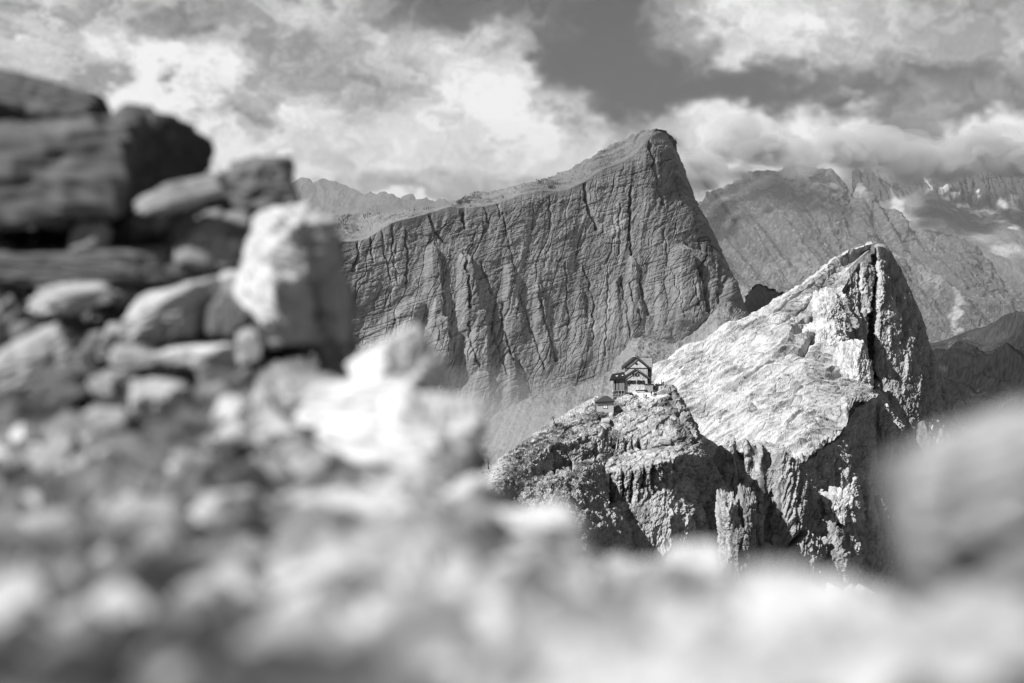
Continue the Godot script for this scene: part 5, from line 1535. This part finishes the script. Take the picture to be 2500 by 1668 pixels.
	for k in 4:
		st = tool()
		rod(st, Vector3(0.2 + k * 1.25, -1.0 + k * 0.62, -k * 0.45), Vector3(0.2 + k * 1.25, 1.05 + k * 0.62, -k * 0.45), 0.06, 0.06, 0.2)
		done("post", st, rail)
	st = tool()
	rod(st, Vector3.ZERO, Vector3(0.02, 3.4, 0), 0.04, 0.03, 0.3)
	var flag := base("wind_mast", at(1505, 914, 552))
	flag.position.y -= 1.5
	tag(flag, "thin mast with a small wind gauge left of the refuge roof", "mast")
	done("pole", st, flag)
	st = tool()
	rod(st, Vector3(-0.2, 3.35, 0), Vector3(0.25, 3.0, 0), 0.03, 0.03, 0.1)
	rod(st, Vector3(0.02, 3.3, 0), Vector3(0.02, 3.9, 0), 0.07, 0.03, 0.08)
	done("gauge", st, flag)

	var pole := base("utility_pole", at(1359, 1051, 520))
	pole.rotation.z = 0.27
	tag(pole, "leaning wooden utility pole with two crossarms on the left ridge", "utility pole")
	st = tool()
	rod(st, Vector3(0, -0.6, 0), Vector3(0, 4.9, 0), 0.16, 0.12, 0.03, 8)
	done("mast", st, pole)
	for k in 2:
		st = tool()
		rod(st, Vector3(-1.0, 4.75 - k * 0.55 - 0.45 * 0.6, 0.1), Vector3(0.85, 4.75 - k * 0.55 + 0.25, 0.1), 0.07, 0.07, 0.035)
		for x in [-0.95, -0.5, 0.4, 0.8]:
			rod(st, Vector3(x, 4.75 - k * 0.55 + x * 0.28 + 0.02, 0.1), Vector3(x, 4.75 - k * 0.55 + x * 0.28 + 0.2, 0.1), 0.05, 0.04, 0.25)
		done("crossarm", st, pole)
	st = tool()
	box(st, Vector3(0.12, 1.55, -0.2), Vector3(0.55, 2.25, 0.2), 0.03)
	done("box", st, pole)

	person(1571.5, 972, 543, 0, 2.6, [0.3, 0.4, 0.1], "person in pale clothes standing with another on the bright terrace")
	person(1577.5, 974, 542.5, 0, -0.6, [0.02, 0.03, 0.03], "person in black standing right of the pale one on the terrace")
	person(1544, 969, 543, 2, 1.2, [0.03, 0.03, 0.03], "person in dark clothes sitting at the upper picnic table")
	person(1555, 977, 541, 2, -0.9, [0.03, 0.04, 0.03], "person in dark clothes sitting on a rock below the terrace")
	person(1590, 966, 544, 0, 0.4, [0.05, 0.06, 0.1], "person at the left of the group by the terrace wall")
	person(1594, 968, 543.5, 0, 2.0, [0.4, 0.6, 0.1], "person in a white top in the group by the terrace wall")
	person(1597, 965, 544.5, 0, -1.4, [0.04, 0.05, 0.1], "person in dark clothes at the right of the group by the wall")
	person(1598, 948, 547, 0, 0.2, [0.05, 0.5, 0.1], "person in a pale top standing at the terrace edge by the porch")
	person(1604, 948, 547, 0, 2.9, [0.04, 0.04, 0.1], "tall dark figure on the terrace left of the parasol")
	person(1608, 946, 547.5, 0, 1.4, [0.05, 0.12, 0.1], "grey-jacketed person right beside the tall dark figure")
	person(1619, 943, 548, 0, -0.7, [0.03, 0.03, 0.1], "person in dark clothes at the right end of the terrace")
	person(1453.5, 977, 541, 0, 0.6, [0.5, 0.65, 0.1], "person in white behind the left corner of the shed")
	person(1458, 977.5, 541, 0, -0.8, [0.05, 0.6, 0.1], "person in a white shirt and dark trousers beside the shed roof")
	person(1403, 1043, 522, 1, 2.4, [0.02, 0.03, 0.03], "hiker in black walking up the path to the shed")
	person(1390, 1049, 519.5, 1, 2.2, [0.25, 0.2, 0.08], "hiker in grey following below the black hiker on the path")
	person(1269, 1202, 441, 1, 2.7, [0.05, 0.06, 0.04], "dark hiker with a pack, upper of two on the lower path")
	person(1263, 1215, 437, 1, 2.5, [0.12, 0.1, 0.05], "grey hiker just below the dark one on the lower path")
	person(1243, 1252, 424, 1, 2.9, [0.08, 0.07, 0.05], "lone hiker lowest on the path, near the blurred rim")
	person(1603.5, 322.5, 2005, 0, 0.3, [0.03, 0.03, 0.03], "tiny person standing on the summit of the table mountain")
	# single stones that show on the spur
	var list := [[1465, 1047, 524, 16, 12, 0.42, "rounded pale boulder with a lit top below the shed"], [1493, 1017, 530, 6, 9, 0.36, "upright pale stone right under the corner of the shed"], [1589, 1114, 513, 14, 8, 0.46, "split pale boulder above the dark cliff of the spur"], [1626, 1110, 512, 8, 9, 0.46, "pale boulder right of the split one"],
		[1403, 1056, 518, 12, 12, 0.4, "pale boulder by the path under the two hikers"], [1478, 1030, 528, 13, 8, 0.34, "flat pale boulder between the upright stone and the rounded boulder"], [1640, 1026, 533, 9, 9, 0.4, "pale stone on the turf below the terrace wall"], [1622, 1076, 521, 18, 9, 0.36, "blocky ledge stone above the right end of the cliff band"],
		[1420, 1068, 510, 9, 11, 0.4, "leaning pale stone on the edge of the dark bowl"], [1270, 1155, 458, 7, 7, 0.05, "dark rock beside the lower path"], [1180, 1135, 478, 14, 18, 0.5, "white rock point at the left end of the spur"]]
	for k in list.size():
		var l: Array = list[k]
		var s: float = l[2] * K
		var o := put("boulder", stone_mesh(500 + k, Vector3(l[3], l[4], l[3] * 0.8) * s, [], l[5], 0.2, 36, 22), rock)
		o.position = at(l[0], l[1], l[2])
		tag(o, l[6], "boulder")


func _ready() -> void:
	noises()
	var cam := Camera3D.new()
	cam.name = "camera"
	cam.rotation.x = -TILT
	cam.fov = rad_to_deg(2.0 * atan(12.0 / 55.0))
	cam.near = 0.05
	cam.far = 30000.0
	var lens := CameraAttributesPhysical.new()
	lens.frustum_focal_length = 55.0
	lens.frustum_focus_distance = 560.0
	lens.frustum_near = 0.05
	lens.frustum_far = 30000.0
	lens.exposure_aperture = 1.7
	cam.attributes = lens
	add_child(cam)
	cam.current = true

	var env := Environment.new()
	env.background_mode = Environment.BG_SKY
	env.tonemap_mode = Environment.TONE_MAPPER_LINEAR
	env.tonemap_exposure = EXPOSURE
	env.sdfgi_enabled = true
	env.ssao_enabled = true
	env.ssil_enabled = true
	var cover := PanoramaSkyMaterial.new()
	cover.panorama = ImageTexture.create_from_image(sky_image())
	env.sky_rotation = Vector3(0, PI, 0)
	env.sky = Sky.new()
	env.sky.sky_material = cover
	env.volumetric_fog_enabled = true
	env.volumetric_fog_density = 0.0
	var world := WorldEnvironment.new()
	world.name = "world"
	world.environment = env
	add_child(world)

	var sun := DirectionalLight3D.new()
	sun.name = "sun"
	sun.light_color = Color(1.0, 1.0, 1.0)
	sun.light_energy = 1.55
	sun.light_angular_distance = 0.5
	sun.shadow_enabled = true
	sun.look_at_from_position(SUN * 100.0, Vector3.ZERO, Vector3.UP)
	add_child(sun)

	rock = StandardMaterial3D.new()
	rock.vertex_color_use_as_albedo = true
	rock.roughness = 0.92
	rock.metallic_specular = 0.2

	ground_sheet()
	far_mountains()
	mesa()
	spur_hill()
	peak()
	refuge()
	shed()
	around_refuge()
	front()
	air()
